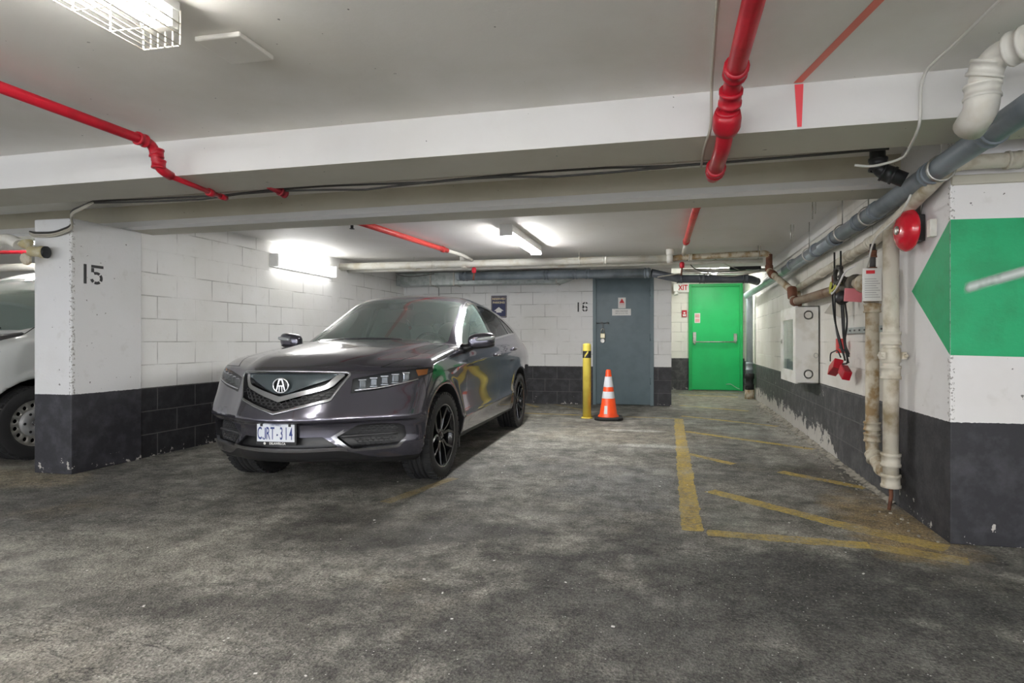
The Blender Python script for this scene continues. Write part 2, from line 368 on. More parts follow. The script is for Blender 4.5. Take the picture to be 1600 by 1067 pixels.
# beams run across, very slightly out of square
def beam(name, f, b, z0, x0=-14., x1=5., band=None):
    mb = MB(); yf = lambda x: f[0]+f[1]*x; yb = lambda x: b[0]+b[1]*x
    P = lambda x, y, z: (x, y, z)
    if band is None:
        vs = [P(x0,yf(x0),z0),P(x1,yf(x1),z0),P(x1,yb(x1),z0),P(x0,yb(x0),z0),P(x0,yf(x0),ZC+.02),P(x1,yf(x1),ZC+.02),P(x1,yb(x1),ZC+.02),P(x0,yb(x0),ZC+.02)]
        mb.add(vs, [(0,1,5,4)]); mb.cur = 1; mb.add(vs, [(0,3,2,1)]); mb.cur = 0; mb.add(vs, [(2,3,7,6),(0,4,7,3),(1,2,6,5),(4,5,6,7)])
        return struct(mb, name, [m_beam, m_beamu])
    zb = z0+band
    sec = lambda x: [(x,yf(x)+.045,z0),(x,yf(x),z0+.02),(x,yf(x)+.03,zb),(x,yf(x)+.03,ZC+.02),(x,yb(x),ZC+.02),(x,yb(x),z0)]
    vs = sec(x0)+sec(x1)
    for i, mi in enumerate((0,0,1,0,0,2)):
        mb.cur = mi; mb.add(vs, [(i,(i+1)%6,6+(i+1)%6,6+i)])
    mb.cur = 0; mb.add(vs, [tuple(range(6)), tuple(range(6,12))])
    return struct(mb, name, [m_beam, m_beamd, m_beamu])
B1 = beam('beam', (2.886,-.024), (3.261,-.024), 2.12)
B2 = beam('beam_rear', (4.10,-.038), (4.42,-.030), 2.12, x1=1.52, band=.075)

# left: pillar, block wall between the bays
struct(MB().box(-5.245,-4.865,3.80,4.43,0,2.12), 'pillar', m_pilL, .008)
struct(MB().box(-5.15,-4.89,4.43,9.75,0,ZC), 'wall_left', m_wl)
# back wall with the dark door opening; the passage to the exit door
mb = MB(); mb.box(-14,-1.345,9.75,10.0,0,ZC); mb.box(-1.345,-.295,9.75,10.0,2.235,ZC); mb.box(-.295,.0,9.75,10.0,0,ZC); mb.box(-1.345,-.295,9.95,10.0,0,2.235)
struct(mb, 'wall_back', m_wb)
struct(MB().box(-.22,.0,10.0,13.1,0,2.5), 'wall_corridor', m_wr)
mb = MB(); mb.box(-.22,.40,13.1,13.3,0,2.5); mb.box(.40,1.62,13.1,13.3,2.40,2.5); mb.box(1.555,2.0,13.1,13.3,0,2.5); mb.box(.40,1.555,13.25,13.3,0,2.4)
struct(mb, 'wall_exit', m_wc)
mb = MB(); z = ((1.486,4.1),(1.566,10.4),(1.60,13.1)); 
vs = [(x,y,h) for h in (0,2.5) for x,y in z] + [(2.0,y,h) for h in (0,2.5) for x,y in z]
mb.add(vs, [(0,1,4,3),(1,2,5,4),(6,9,10,7),(7,10,11,8),(0,3,9,6),(2,8,11,5),(3,4,10,9),(4,5,11,10),(0,6,7,1),(1,7,8,2)])
struct(mb, 'wall_right', m_wr)
struct(MB().box(1.505,1.56,4.2,9.7,2.20,ZC), 'trim_1', m_beam)      # the ledge under the ceiling
struct(MB().box(1.488,2.6,3.40,4.1,0,ZC), 'pillar_right', m_pilR, .006)
struct(MB().box(1.49,2.6,3.385,3.44,1.946,2.0), 'trim_2', m_beamu, .01)
# outer walls of the garage that close it behind and beside the camera
struct(MB().box(5,5.2,-6,3.4,0,ZC), 'wall_side', m_wl)
struct(MB().box(-14.2,-14,-6,9.75,0,ZC), 'wall_far', m_wl)
struct(MB().box(2.6,5,3.4,3.6,0,ZC), 'wall_nook', m_wb)

# painted marks on the walls
pr = bpy.data.objects['pillar_right']
o = MB().add([(1.4865,3.897,1.416),(1.4865,3.402,1.026),(1.4865,3.402,1.762)], [(0,1,2)]).add([(1.488,3.3985,1.026),(2.6,3.3985,1.0),(2.6,3.3985,1.75),(1.488,3.3985,1.762)], [(0,1,2,3)]).build('painted_arrow', m_green, pr)
lab(o, 'green arrow painted round the pillar corner')
t = NT('white smear'); oc = t.objc(); sp = t.n('ShaderNodeSeparateXYZ'); t.l(oc, sp.inputs[0])
dd = t.math('SUBTRACT', sp.outputs[2], t.math('ADD', 1.392, t.math('MULTIPLY', t.math('SUBTRACT', sp.outputs[0], 1.575), .30)))
al = t.math('MULTIPLY', t.ramp(t.math('ABSOLUTE', dd), .036, .002), t.ramp(t.noise(oc, 9, 2), .22, .55))
al = t.math('MULTIPLY', al, t.ramp(sp.outputs[0], 1.55, 1.58))
t.bsdf((.70,.74,.72,1), .6); t.put(t.p.inputs['Alpha'], al)
lab(MB().add([(1.54,3.3975,1.34),(1.95,3.3975,1.45),(1.95,3.3975,1.56),(1.54,3.3975,1.43)], [(0,1,2,3)]).build('scuff_mark', t.m, pr), 'white smear across the green arrow')
def arc(cx, cy, r, a0, a1, n=8): return [(cx+r*math.cos(R(a0+(a1-a0)*i/n)), cy+r*math.sin(R(a0+(a1-a0)*i/n))) for i in range(n+1)]
def stencil(digits, o, u, n, h, w, gap, parent, st):
    mb = MB(); v = (0,0,1); x = 0
    for ch in digits:
        S = []
        if ch == '1': S = [[(x+.35*w, 0), (x+.35*w, h)]]
        if ch == '5':
            r = h*.33; S = [[(x, h-st/2), (x+w, h-st/2)], [(x+st/2, h*.84), (x+st/2, h*.62)], arc(x+w*.42, r+.0, r-st/2, 118, 52), arc(x+w*.42, r, r-st/2, 38, -32), arc(x+w*.42, r, r-st/2, -50, -112), arc(x+w*.42, r, r-st/2, -128, -165)]
        if ch == '6':
            r = h*.30; S = [arc(x+w*.5, r, r-st/2, 100, 170), arc(x+w*.5, r, r-st/2, 190, 260), arc(x+w*.5, r, r-st/2, -80, -10), arc(x+w*.5, r, r-st/2, 10, 80),
                 [(x+w*.5-r+st/2, r*1.15), (x+w*.5-r+st*.8, h*.70)], arc(x+w*.55, h*.70, h*.26, 160, 100), arc(x+w*.55, h*.70, h*.26, 80, 35)]
        for s_ in S: mb.ribbon(s_, st, o, u, v, Vector(n)*.0012)
        x += w + gap if ch != '1' else w*.55 + gap
    return mb.build('stencil_number', m_stencil, parent)
stencil('15', (-4.865, 3.875, 1.590), (0,1,0), (1,0,0), .165, .105, .03, bpy.data.objects['pillar'], .024)
stencil('16', (-1.64, 9.75, 1.622), (1,0,0), (0,-1,0), .165, .105, .045, bpy.data.objects['wall_back'], .024)
# the painted red light streak on ceiling and beam: red light painted as thin strips
t = NT('painted red light streak'); p = t.pos(); t.bsdf((.85,.24,.18,1), .6); m_st1 = t.m
m_st2 = M('bright painted red light streak', (.92,.09,.11), .6)
lab(MB().box(0,1,0,1,0,1).build('x', m_st1) and MB().add([(.575,2.86,2.3385),(.615,2.86,2.3385),(.775,2.16,2.3385),(.735,2.16,2.3385)], [(0,1,2,3)]).build('painted_red_light', m_st1, bpy.data.objects['ceiling']), 'thin painted red light streak running to the beam')
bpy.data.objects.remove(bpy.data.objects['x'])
lab(MB().add([(.582,2.8695,2.335),(.622,2.8685,2.335),(.614,2.8685,2.13),(.594,2.8695,2.13)], [(0,1,2,3)]).build('painted_red_light', m_st2, B1), 'short bright painted red light streak down the beam')

# doors ------------------------------------------------------------------
m_fr = M('grey door frame', (.15,.205,.225), .42)
d = MB().box(-1.29,-.35,9.765,9.81,.012,2.19).build('door_1', m_gydoor, keep0=True, kind='structure'); WLOC[d.name] = (0,0,0)
mb = MB(); mb.box(-1.345,-1.285,9.735,9.95,0,2.235); mb.box(-.355,-.295,9.735,9.95,0,2.235); mb.box(-1.285,-.355,9.735,9.95,2.185,2.235)
mb.build('door_frame', m_fr, d, bevel=.004)
for zz in (.42, 1.17, 1.93):
    MB().cyl((-.352,9.742,zz-.06),(-.352,9.742,zz+.06),.011,8).build('hinge', m_fr, d)
mb = MB(); mb.cyl((-1.335,9.745,1.418),(-1.06,9.745,1.418),.008,8)
for x in (-1.30,-1.19,-1.09): mb.box(x-.016,x+.016,9.74,9.765,1.395,1.441)
mb.box(-1.178,-1.160,9.735,9.750,1.315,1.415); mb.build('slide_bolt', M('worn bolt steel', (.12,.13,.13), .5, .6), d)
g = MB().box(-.905,-.775,9.757,9.765,1.675,1.86).build('warning_sign', m_paper, d)
lab(g, 'small white sign with a red warning triangle')
MB().prism([(-.045,0),(.045,0),(0,.08)], (-.84,9.7568,1.765), (1,0,0), (0,0,1), (0,-.001,0)).build('symbol', m_redink, g)
lo = Vector((-.84,9.757,0))
mb = text_mb('!', .05, (-.84,9.7555,1.79), (1,0,0), (0,0,1), (0,-1,0)); mb.build('lettering', m_stencil, g)
mb = text_mb('DANGER', .024, (-.84,9.757,1.745), (1,0,0), (0,0,1), (0,-1,0)); text_mb('HIGH VOLTAGE', .014, (-.84,9.757,1.715), (1,0,0), (0,0,1), (0,-1,0), mb=mb); mb.build('lettering', m_redink, g)
g = MB().box(-1.01,-.685,9.757,9.765,1.55,1.665).build('notice_sign', m_paper, d); lab(g, 'white notice plate with two lines of writing')
mb = text_mb('HIGH VOLTAGE', .030, (-.847,9.757,1.625), (1,0,0), (0,0,1), (0,-1,0)); text_mb('KEEP OUT AT ALL TIMES', .020, (-.847,9.757,1.588), (1,0,0), (0,0,1), (0,-1,0), mb=mb); mb.build('lettering', m_stencil, g)
# green exit door
m_gfr = M('green frame paint', (.010,.42,.10), .4)
d2 = MB().box(.455,1.50,13.09,13.135,.012,2.34).build('door_2', m_grdoor, keep0=True, kind='structure'); WLOC[d2.name] = (0,0,0)
mb = MB(); mb.box(.385,.455,13.03,13.22,0,2.395); mb.box(1.495,1.56,13.03,13.22,0,2.395); mb.box(.455,1.495,13.03,13.22,2.335,2.395); mb.build('door_frame', m_gfr, d2, bevel=.004)
bar = MB().cyl((.53,12.985,1.09),(1.40,12.985,1.09),.015,12).build('push_bar', m_steel, d2); lab(bar, 'pale crash bar across the door')
for x, zz, hh in ((.515,1.19,.24),(1.40,1.19,.17)):
    mb = MB(); mb.box(x-.035,x+.035,13.03,13.09,zz-hh/2,zz+hh/2); mb.obox((x,13.01,zz-hh/2-.01), (.03,.07,.05), Matrix.Rotation(R(25),3,'X')); mb.build('bar_bracket', m_steel, d2, bevel=.006)
g = MB().box(.515,.64,13.083,13.09,1.52,1.74).build('notice_sheet', m_paper, d2); lab(g, 'white paper notice with pink squares')
MB().box(.53,.625,13.081,13.083,1.64,1.72).box(.53,.625,13.081,13.083,1.54,1.62).build('printed_square', M('pink print', (.80,.42,.42), .7), g)
mb = MB(); mb.sweep(fillet([(1.20,13.08,.14),(1.30,13.07,.155),(1.42,13.06,.07),(1.50,13.04,.04)], .05), .006, 6); mb.build('chipped_scratch', M('scratched metal', (.6,.62,.6), .5), d2)
# ---------------------------------------------------------------- lamps
def strip_lamp(name, label, x, y0, y1, zb=2.225, w=.14, group=None):
    """ceiling strip light along y with a wrap-round diffuser"""
    o = thing(name, label, 'light', (x,(y0+y1)/2,ZC), group)
    mb = MB(); mb.box(x-w/2+.01,x+w/2-.01,y0,y1,ZC-.035,ZC); mb.box(x-w/2,x-w/2+.006,y0,y1,zb+.034,ZC); mb.box(x+w/2-.006,x+w/2,y0,y1,zb+.034,ZC); mb.box(x-w/2,x+w/2,y0-.012,y0+.012,zb-.004,ZC); mb.box(x-w/2,x+w/2,y1-.012,y1+.012,zb-.004,ZC); mb.build('housing', m_tray, o, bevel=.004)
    mb = MB(); mb.prism([(-w/2+.008,.08),(-w/2+.008,.025),(-w/2+.03,0),(w/2-.03,0),(w/2-.008,.025),(w/2-.008,.08)], (x,y0+.012,zb), (1,0,0), (0,0,1), (0,y1-y0-.024,0)); mb.build('diffuser', m_lamph, o)
    return o
strip_lamp('ceiling_light', 'fluorescent strip light on the ceiling above the back of the car', -1.72, 5.75, 7.10)
# wall lamp
o = thing('wall_light', 'long fluorescent light mounted on the white block wall beside the car', 'light', (-4.89,6.8,2.0))
mb = MB(); mb.box(-4.89,-4.85,6.17,7.43,2.03,2.19); mb.box(-4.89,-4.775,6.165,6.19,2.03,2.19); mb.box(-4.89,-4.775,7.41,7.435,2.03,2.19); mb.build('housing', m_tray, o, bevel=.004)
mb = MB(); mb.prism([(-4.85,2.045),(-4.80,2.04),(-4.785,2.06),(-4.785,2.16),(-4.80,2.18),(-4.85,2.175)], (0,6.19,0), (1,0,0), (0,0,1), (0,1.22,0)); mb.build('diffuser', m_lampw, o)
mb = MB(); mb.box(-4.89,-4.84,6.75,6.87,2.19,2.25); mb.cyl((-4.872,6.81,2.25),(-4.872,6.81,ZC),.012,8); mb.build('conduit_mount', m_tray, o, bevel=.004)
# caged lamp
o = thing('caged_ceiling_light', 'fluorescent tube light behind a white wire cage near the ceiling corner', 'light', (-1.845,1.15,ZC))
y0, y1, x0, x1 = .50, 1.76, -1.925, -1.765
mb = MB(); mb.box(x0+.01,x1,y0,y1,2.305,ZC); mb.box(x0+.02,x1-.005,y1-.03,y1,2.24,2.31); mb.build('housing', m_tray, o, bevel=.003)
for dx in (.045,.115):
    tb = MB().cyl((x0+dx,y0+.02,2.268),(x0+dx,y1-.06,2.268),.0155,12).build('tube', m_lampc, o)
    mb = MB(); mb.cyl((x0+dx,y1-.06,2.268),(x0+dx,y1-.045,2.268),.0155,12); mb.box(x0+dx-.01,x0+dx+.01,y1-.046,y1-.025,2.245,2.305); mb.build('tube_holder', m_plastw, o)
mb = MB(); zb = 2.182; rr = .0028
for k in range(6):
    x = x0 + (x1-x0)*k/5; mb.cyl((x,y0,zb),(x,y1,zb),rr,6)
for zz in (2.222,2.262):
    for x in (x0,x1): mb.cyl((x,y0,zz),(x,y1,zz),rr,6)
ny = 11
for k in range(ny):
    y = y1 - (y1-y0)*k/(ny-1); mb.sweep(fillet([(x0,y,2.31),(x0,y,zb),(x1,y,zb),(x1,y,2.31)], .008, 3), rr, 6)
for x in [x0 + (x1-x0)*k/5 for k in range(1,5)]: mb.cyl((x,y1,zb),(x,y1,2.24),rr,6)
mb.build('wire_cage', M('white wire', (.78,.74,.66), .45), o)
# unseen twin tubes added behind the camera to brighten the ceiling, and the lamps of the next bay and the exit passage
m_fill_tube = emit('added fill tube light', (1,.99,.97), 22.)
def fill_tubes(x, y0, y1, z=2.02):
    o = thing('ceiling_light', 'unseen twin tube fill light added on rods behind the viewpoint', 'light', (x,(y0+y1)/2,ZC), 'added fill lights')  # added fill light behind the camera, unseen
    mb = MB(); mb.box(x-.03,x+.03,y0,y1,z+.03,z+.07); mb.build('housing', m_tray, o)
    for q in (-.05,.05): MB().cyl((x+q,y0,z),(x+q,y1,z),.016,8).build('tube', m_fill_tube, o)
    for y in (y0+.2,y1-.2): MB().cyl((x,y,z+.06),(x,y,ZC),.006,6).build('fill_rod', m_steel, o)
for (x,y0,y1) in ((-3.6,-2.3,-.9),(-.6,-2.2,-.8),(2.2,-2.0,-.6),(-5.2,-4.6,-3.2),(-1.8,-4.6,-3.2),(1.6,-4.6,-3.2)): fill_tubes(x,y0,y1)
strip_lamp('ceiling_light', 'fluorescent strip light above the van in the next bay', -7.2, 4.9, 6.3)
strip_lamp('ceiling_light', 'fluorescent strip light at the back of the next bay', -7.0, 7.4, 8.8)
o = thing('ceiling_light', 'fluorescent strip light over the exit passage', 'light', (.8,11.4,2.5))
MB().box(.73,.87,10.8,12.0,2.46,2.5).build('housing', m_tray, o); MB().box(.74,.86,10.82,11.98,2.40,2.46).build('diffuser', m_lamp, o)
# ---------------------------------------------------------------- pipes, ducts, cables
def pipe(name, label, path, r, m, cat='pipe', bend=.08, seg=16, fit=(), fitr=1.25, fitl=.05, fm=None, group=None, fitname='coupling'):
    """pipe along a polyline with sleeve fittings at the given (point, direction) pairs"""
    o = thing(name, label, cat, tuple(path[0]), group)
    MB().sweep(fillet(path, bend), r, seg).build('pipe_run', m, o)
    for c, d in fit:
        c, d = Vector(c), Vector(d).normalized()
        mb = MB(); mb.lathe([(r*.98,-fitl/2),(r*fitr,-fitl/2),(r*fitr,-fitl*.3),(r*(fitr-.1),-fitl*.28),(r*(fitr-.1),fitl*.28),(r*fitr,fitl*.3),(r*fitr,fitl/2),(r*.98,fitl/2)], c, d, seg, caps=False)
        mb.build(fitname, fm or m, o)
    return o
YV, XV, ZV = (0,1,0), (1,0,0), (0,0,1)
# red sprinkler pipes
o = pipe('sprinkler_pipe', 'red sprinkler pipe with a dropped elbow running to the beam above the left pillar', [(-3.03,.2,2.252),(-2.955,2.76,2.247),(-2.955,2.80,2.115),(-2.958,2.885,2.095)], .027, m_red, bend=.05,
     fit=[((-2.958,2.69,2.247),YV),((-2.955,2.785,2.20),ZV),((-2.956,2.80,2.14),ZV)], fitr=1.4, fitl=.05)
mb = MB(); mb.cyl((-2.958,2.87,2.094),(-3.03,3.34,2.094),.016,10); mb.lathe([(.017,0),(.026,.005),(.026,.05),(.017,.055)], (-3.015,3.22,2.092), (-.2,1,0), 12); mb.cyl((-3.03,3.34,2.094),(-3.04,3.40,2.095),.020,10); lab(mb.build('branch_line', m_red, o), 'thin red branch under the beam')
o = pipe('sprinkler_pipe', 'thick red sprinkler pipe crossing the ceiling to the beam near the painted red light streak', [(.30,-.6,2.265),(.268,2.60,2.255),(.250,2.86,2.055),(.235,3.34,2.050)], .040, m_red, bend=.10,
     fit=[((.27,2.50,2.257),YV),((.264,2.66,2.21),(0,1,-.6)),((.258,2.74,2.155),(0,1,-.7)),((.24,3.22,2.052),YV)], fitr=1.35, fitl=.075)
MB().lathe([(.058,-.05),(.066,-.02),(.066,.03),(.054,.06)], (.257,2.755,2.14), (0,1,-.7), 18).build('valve_body', m_red, o)
o = pipe('sprinkler_pipe', 'bright red sprinkler pipe on the rear ceiling left of the strip light', [(-3.10,4.56,2.285),(-2.87,6.92,2.285)], .032, m_redw, fit=[((-3.04,5.05,2.285),YV),((-2.885,6.82,2.285),YV)], fitr=1.2)
mb = MB(); mb.cyl((-3.055,5.0,2.25),(-3.055,5.0,2.20),.014,10); mb.cyl((-3.055,5.0,2.20),(-3.055,5.0,2.195),.024,10); mb.build('sprinkler_head', m_blk, o)
mb = MB(); mb.sweep(fillet([(-2.87,6.90,2.285),(-2.82,7.35,2.285),(-2.80,7.66,2.262)], .08), .024, 10); lab(mb.build('white_branch', m_wp, o), 'white end of the red pipe')
o = pipe('sprinkler_pipe', 'red sprinkler pipe on the rear ceiling in front of the green exit door', [(.235,4.45,2.285),(.17,6.92,2.285)], .034, m_redw, fit=[((.22,5.0,2.285),YV),((.175,6.80,2.285),YV)], fitr=1.25)
mb = MB(); mb.sweep(fillet([(.17,6.90,2.285),(.165,7.4,2.285),(.16,7.68,2.262)], .08), .026, 10); lab(mb.build('white_branch', m_wp, o), 'white end of the red pipe')
for x, y, lb, s in ((-2.79,7.70,'red sprinkler drop under the white pipe left of the grey drain pipe',1),(.14,7.70,'red sprinkler drop hanging in front of the corridor opening',1)):
    o = thing('sprinkler_drop', lb, 'sprinkler', (x,y+.02,2.0))
    mb = MB(); mb.lathe([(.020,0),(.032,.01),(.034,.06),(.022,.08)], (x,y+.02,2.085), ZV, 12); mb.build('drop_fitting', m_red, o)
    mb = MB(); mb.cyl((x,y+.02,2.09),(x-.01,y+.02,1.99),.012,8); mb.lathe([(.02,0),(.02,.006)], (x-.01,y+.02,1.985), ZV, 10); mb.build('sprinkler_head', m_rust, o)
MB()
o = pipe('pipe_stub', 'short red pipe stub between the beams among the cables', [(-2.62,3.30,2.135),(-2.60,3.43,2.112)], .025, M('dark red', (.24,.01,.02), .5), fit=[((-2.604,3.41,2.115),(.15,1,-.17))])
for nm, pts, rr in (('sprinkler_pipe', ((-3.00,1.3,2.25),), .034), ('sprinkler_pipe.001', ((.292,.3,2.263),), .048)):
    for c_ in pts:
        mb = MB(); mb.lathe([(rr-.004,-.01),(rr,-.01),(rr,.01),(rr-.004,.01)], c_, YV, 14, caps=False); mb.cyl((c_[0],c_[1],c_[2]+rr-.004),(c_[0],c_[1],2.338),.006,6); mb.build('pipe_hanger', m_red, bpy.data.objects[nm])
# white pipes across the back
P1y = 7.74
o = pipe('water_pipe', 'white water pipe running across the rear ceiling from the block wall', [(-4.90,P1y-.05,2.225),(-.02,P1y+.03,2.222)], .052, m_wp, fit=[((-.9,P1y+.01,2.222),XV),((-3.4,P1y-.02,2.223),XV)], fitr=1.15)
for x in (-3.70,-1.25): 
    mb = MB(); mb.lathe([(.056,-.008),(.059,-.008),(.059,.008),(.056,.008)], (x,P1y,2.223), XV, 16, caps=False); mb.cyl((x,P1y-.058,2.22),(x,P1y-.058,2.335),.004,6); mb.build('pipe_hanger', m_wp, o)
for x, lb in ((-2.95,'capped riser fitting above the car roof'),(-.02,'capped riser fitting where the pipe turns rusty')):
    mb = MB(); mb.lathe([(.066,-.04),(.066,.04)], (x,P1y,2.223), XV, 16); mb.lathe([(.042,0),(.052,.02),(.052,.08),(.03,.10)], (x,P1y-.02,2.26), ZV, 14) ; lab(mb.build('pipe_tee', m_wp, o), lb)
mb = MB(); mb.sweep(fillet([(-4.90,P1y+.16,2.185),(1.2,P1y+.16,2.180)], .05), .028, 12)
tag(mb.build('conduit_pipe', m_wp), 'thin white pipe just below and behind the larger white pipe', 'pipe')
o = pipe('rusty_pipe', 'rust-stained pipe under the rear ceiling bending down at the right wall', [(-.010,P1y+.03,2.222),(.10,P1y+.03,2.235),(1.255,P1y,2.255),(1.255,P1y,2.02),(1.26,7.62,1.98)], .040, m_rustp, bend=.07, fit=[((.25,P1y+.03,2.237),XV)], fitr=1.3, fm=m_wp)
mb = MB(); mb.lathe([(.044,-.04),(.050,-.03),(.050,.03),(.044,.04)], (1.255,P1y,2.06), ZV, 14, caps=False); mb.lathe([(.041,-.10),(.041,.10)], (1.255,P1y,2.14), ZV, 14, caps=False); lab(mb.build('rusted_joint', m_rust, o), 'bare brown rust joint')
o = pipe('rusty_pipe', 'rusty offset pipe zigzagging down the right wall above the hose cabinet', [(1.26,7.62,1.98),(1.35,6.86,1.70),(1.36,6.80,1.58),(1.36,6.60,1.545),(1.40,4.95,1.545)], .040, m_rustp, bend=.07)
for c, d in (((1.268,7.55,1.955),(.1,-1,-.37)),((1.357,6.82,1.655),(0,-.3,-1)),((1.36,6.66,1.55),YV)):
    lab(MB().lathe([(.040,-.07),(.052,-.06),(.054,.0),(.052,.06),(.040,.07)], c, d, 14, caps=False).build('rusted_joint', m_rust, o), 'bare brown rust joint')
MB().cyl((1.36,6.55,1.545),(1.40,4.95,1.545),.043,14).build('brown_run', M('brown pipe', (.24,.17,.11), .5, col2=(.15,.08,.05,1), scale=8), o)
o = pipe('pipe_stub', 'short white stub pipe with a rusty cap beside the hose cabinet', [(1.46,7.05,1.69),(1.46,7.05,1.58)], .038, m_rustp)
MB().lathe([(.040,0),(.050,.01),(.050,.06),(.040,.075)], (1.46,7.05,1.515), ZV, 14).build('cap', m_rust, o)
# the white pipe under the big grey one
o = pipe('water_pipe', 'dirty white pipe sloping along the right wall below the thick grey pipe', [(2.6,3.33,2.05),(1.46,3.32,2.045),(1.412,3.46,1.96),(1.428,4.35,1.825),(1.462,7.3,1.715)], .038, m_wpd, bend=.10,
     fit=[((1.429,4.45,1.821),(0,1,-.04)),((1.435,5.0,1.801),(0,1,-.04)),((1.446,5.9,1.767),(0,1,-.04)),((1.75,3.325,2.046),XV)], fitr=1.25, fitl=.07)
# thick grey drain pipe
zg = 2.0
o = pipe('drain_pipe', 'thick grey drain pipe running along the top of the right wall', [(1.40,.2,2.055),(1.40,2.6,2.035),(1.40,4.2,2.01),(1.395,7.4,1.985)], .057, m_greyp,
     fit=[((1.40,2.82,2.031),YV),((1.40,3.42,2.022),YV),((1.40,4.25,2.009),YV),((1.40,4.62,2.007),YV)], fitr=1.14, fitl=.06)
mb = MB(); mb.sweep([(1.40,5.25,2.0),(1.40,7.4,1.985),(1.40,11.10,1.97)], .059, 16); lab(mb.build('far_run', m_greyl, o), 'paler far length of the grey pipe')
for y in (5.25,5.9,7.0): MB().lathe([(.060,-.04),(.068,-.04),(.068,.04),(.060,.04)], (1.40,y,1.998), YV, 18, caps=False).build('coupling', m_greyp, o)
for y in (3.30,4.42,5.05,6.2):
    mb = MB(); mb.lathe([(.064,-.009),(.072,-.009),(.072,.009),(.064,.009)], (1.40,y,2.033-.0055*y), YV, 20, caps=False); mb.cyl((1.40,y,2.07),(1.40,y,2.335),.005,6); mb.build('strap', m_steel, o)
o = pipe('downpipe', 'pale grey vertical pipe right of the green exit door', [(1.40,11.15,1.97),(1.46,11.25,2.02),(1.475,11.3,1.9),(1.475,11.3,.42)], .062, m_greyl, bend=.10, fit=[((1.475,11.3,.62),ZV)], fitr=1.15, fitl=.16)
mb = MB(); mb.lathe([(.07,0),(.085,.0),(.085,.10),(.075,.11),(.075,.20),(.088,.21),(.088,.30),(.070,.31)], (1.475,11.3,.18), ZV, 16); mb.build('rubber_joint', m_rubber, o)
MB().lathe([(.095,0),(.085,.17),(.07,.18)], (1.475,11.3,.0), ZV, 16).build('base_fitting', m_rustp, o)
o = pipe('drain_pipe', 'grey plastic drain pipe hung under the rear ceiling over the grey door', [(-3.30,8.5,2.135),(-.30,8.5,2.125)], .068, m_greyp, fit=[((-3.22,8.5,2.135),XV),((-1.9,8.5,2.13),XV),((-1.45,8.5,2.13),XV),((-1.25,8.5,2.13),XV),((-.36,8.5,2.127),XV)], fitr=1.14, fitl=.07)
MB().lathe([(.07,0),(.07,.05),(.05,.07),(0,.075)], (-3.30,8.5,2.135), (-1,0,0), 16).build('end_cap', m_greyl, o)
o = pipe('drain_pipe', 'dark grey drain pipe above the green door opening', [(-.292,8.5,2.125),(.10,8.62,2.04),(1.14,8.75,2.03),(1.275,8.95,2.01)], .060, m_greyd, bend=.1, fit=[((.12,8.625,2.04),XV),((.45,8.66,2.037),XV),((1.08,8.735,2.032),XV)], fitr=1.15, fitl=.08)
# white elbow at the top right, black elbow into the grey pipe
o = pipe('soil_pipe', 'white soil pipe with an elbow at the end of the front beam', [(2.2,.95,2.235),(1.255,2.51,2.225),(1.235,2.55,2.17),(1.235,2.56,2.05),(1.235,2.665,2.0)], .052, m_wp, bend=.07, fit=[((1.30,2.435,2.226),(-.53,.85,0)),((1.24,2.535,2.19),(-.2,.4,-1)),((1.235,2.557,2.11),(0,.05,-1))], fitr=1.28, fitl=.06)
MB().sweep(fillet([(1.235,2.556,2.10),(1.235,2.565,2.04),(1.235,2.66,2.00)], .05), .062, 18).build('elbow', m_wp, o)
o = pipe('drain_elbow', 'short black drain elbow joining the thick grey pipe under the beam', [(1.165,3.54,2.34),(1.17,3.53,2.09),(1.30,3.50,2.015)], .042, m_blk, bend=.05, fit=[((1.165,3.54,2.25),ZV),((1.17,3.53,2.12),ZV),((1.22,3.52,2.06),(1,-.2,-.5))], fitr=1.22, fitl=.07)
# vertical pair by the pillar
o = pipe('riser_pipe', 'rust-stained white riser pipe standing left of the taller riser', [(1.40,4.34,1.372),(1.40,4.34,.31),(1.40,4.20,.245),(1.40,4.06,.245)], .044, m_rustp, bend=.06, fit=[((1.40,4.34,1.335),ZV),((1.40,4.34,.50),ZV),((1.40,4.34,.42),ZV),((1.40,4.30,.29),(0,-1,-1)),((1.40,4.12,.245),YV)], fitr=1.3, fitl=.06)
o = pipe('riser_pipe', 'tall white riser pipe between the alarm bell and the floor', [(1.395,3.98,1.82),(1.395,3.98,.16)], .047, m_wpd, fit=[((1.395,3.98,1.12),ZV),((1.395,3.98,.90),ZV),((1.395,3.98,.335),ZV),((1.395,3.98,.20),ZV)], fitr=1.28, fitl=.085)
mb = MB(); mb.lathe([(.05,-.05),(.058,-.04),(.058,.04),(.05,.05)], (1.395,3.98,1.01), ZV, 16); 
for q in (-1,1): mb.obox((1.395+q*.062,3.95,1.01), (.03,.05,.045), Matrix.Identity(3)); mb.cyl((1.395+q*.066,3.90,1.01),(1.395+q*.066,4.0,1.01),.012,6)
mb.build('clamp', m_wpd, o, bevel=.003)
MB().sweep([(1.395,3.98,.17),(1.393,3.97,.10),(1.37,3.94,.02)], [.014,.013,.011], 8).build('drain_nipple', m_rust, o)
o = pipe('feed_pipe', 'dark pipe dropping from the white pipe to the control valve', [(1.40,4.33,1.79),(1.40,4.33,1.56)], .020, M('dark steel pipe', (.05,.045,.045), .5), fit=[((1.40,4.33,1.72),ZV),((1.40,4.33,1.60),ZV)], fitr=1.4, fitl=.05, fm=m_rust)
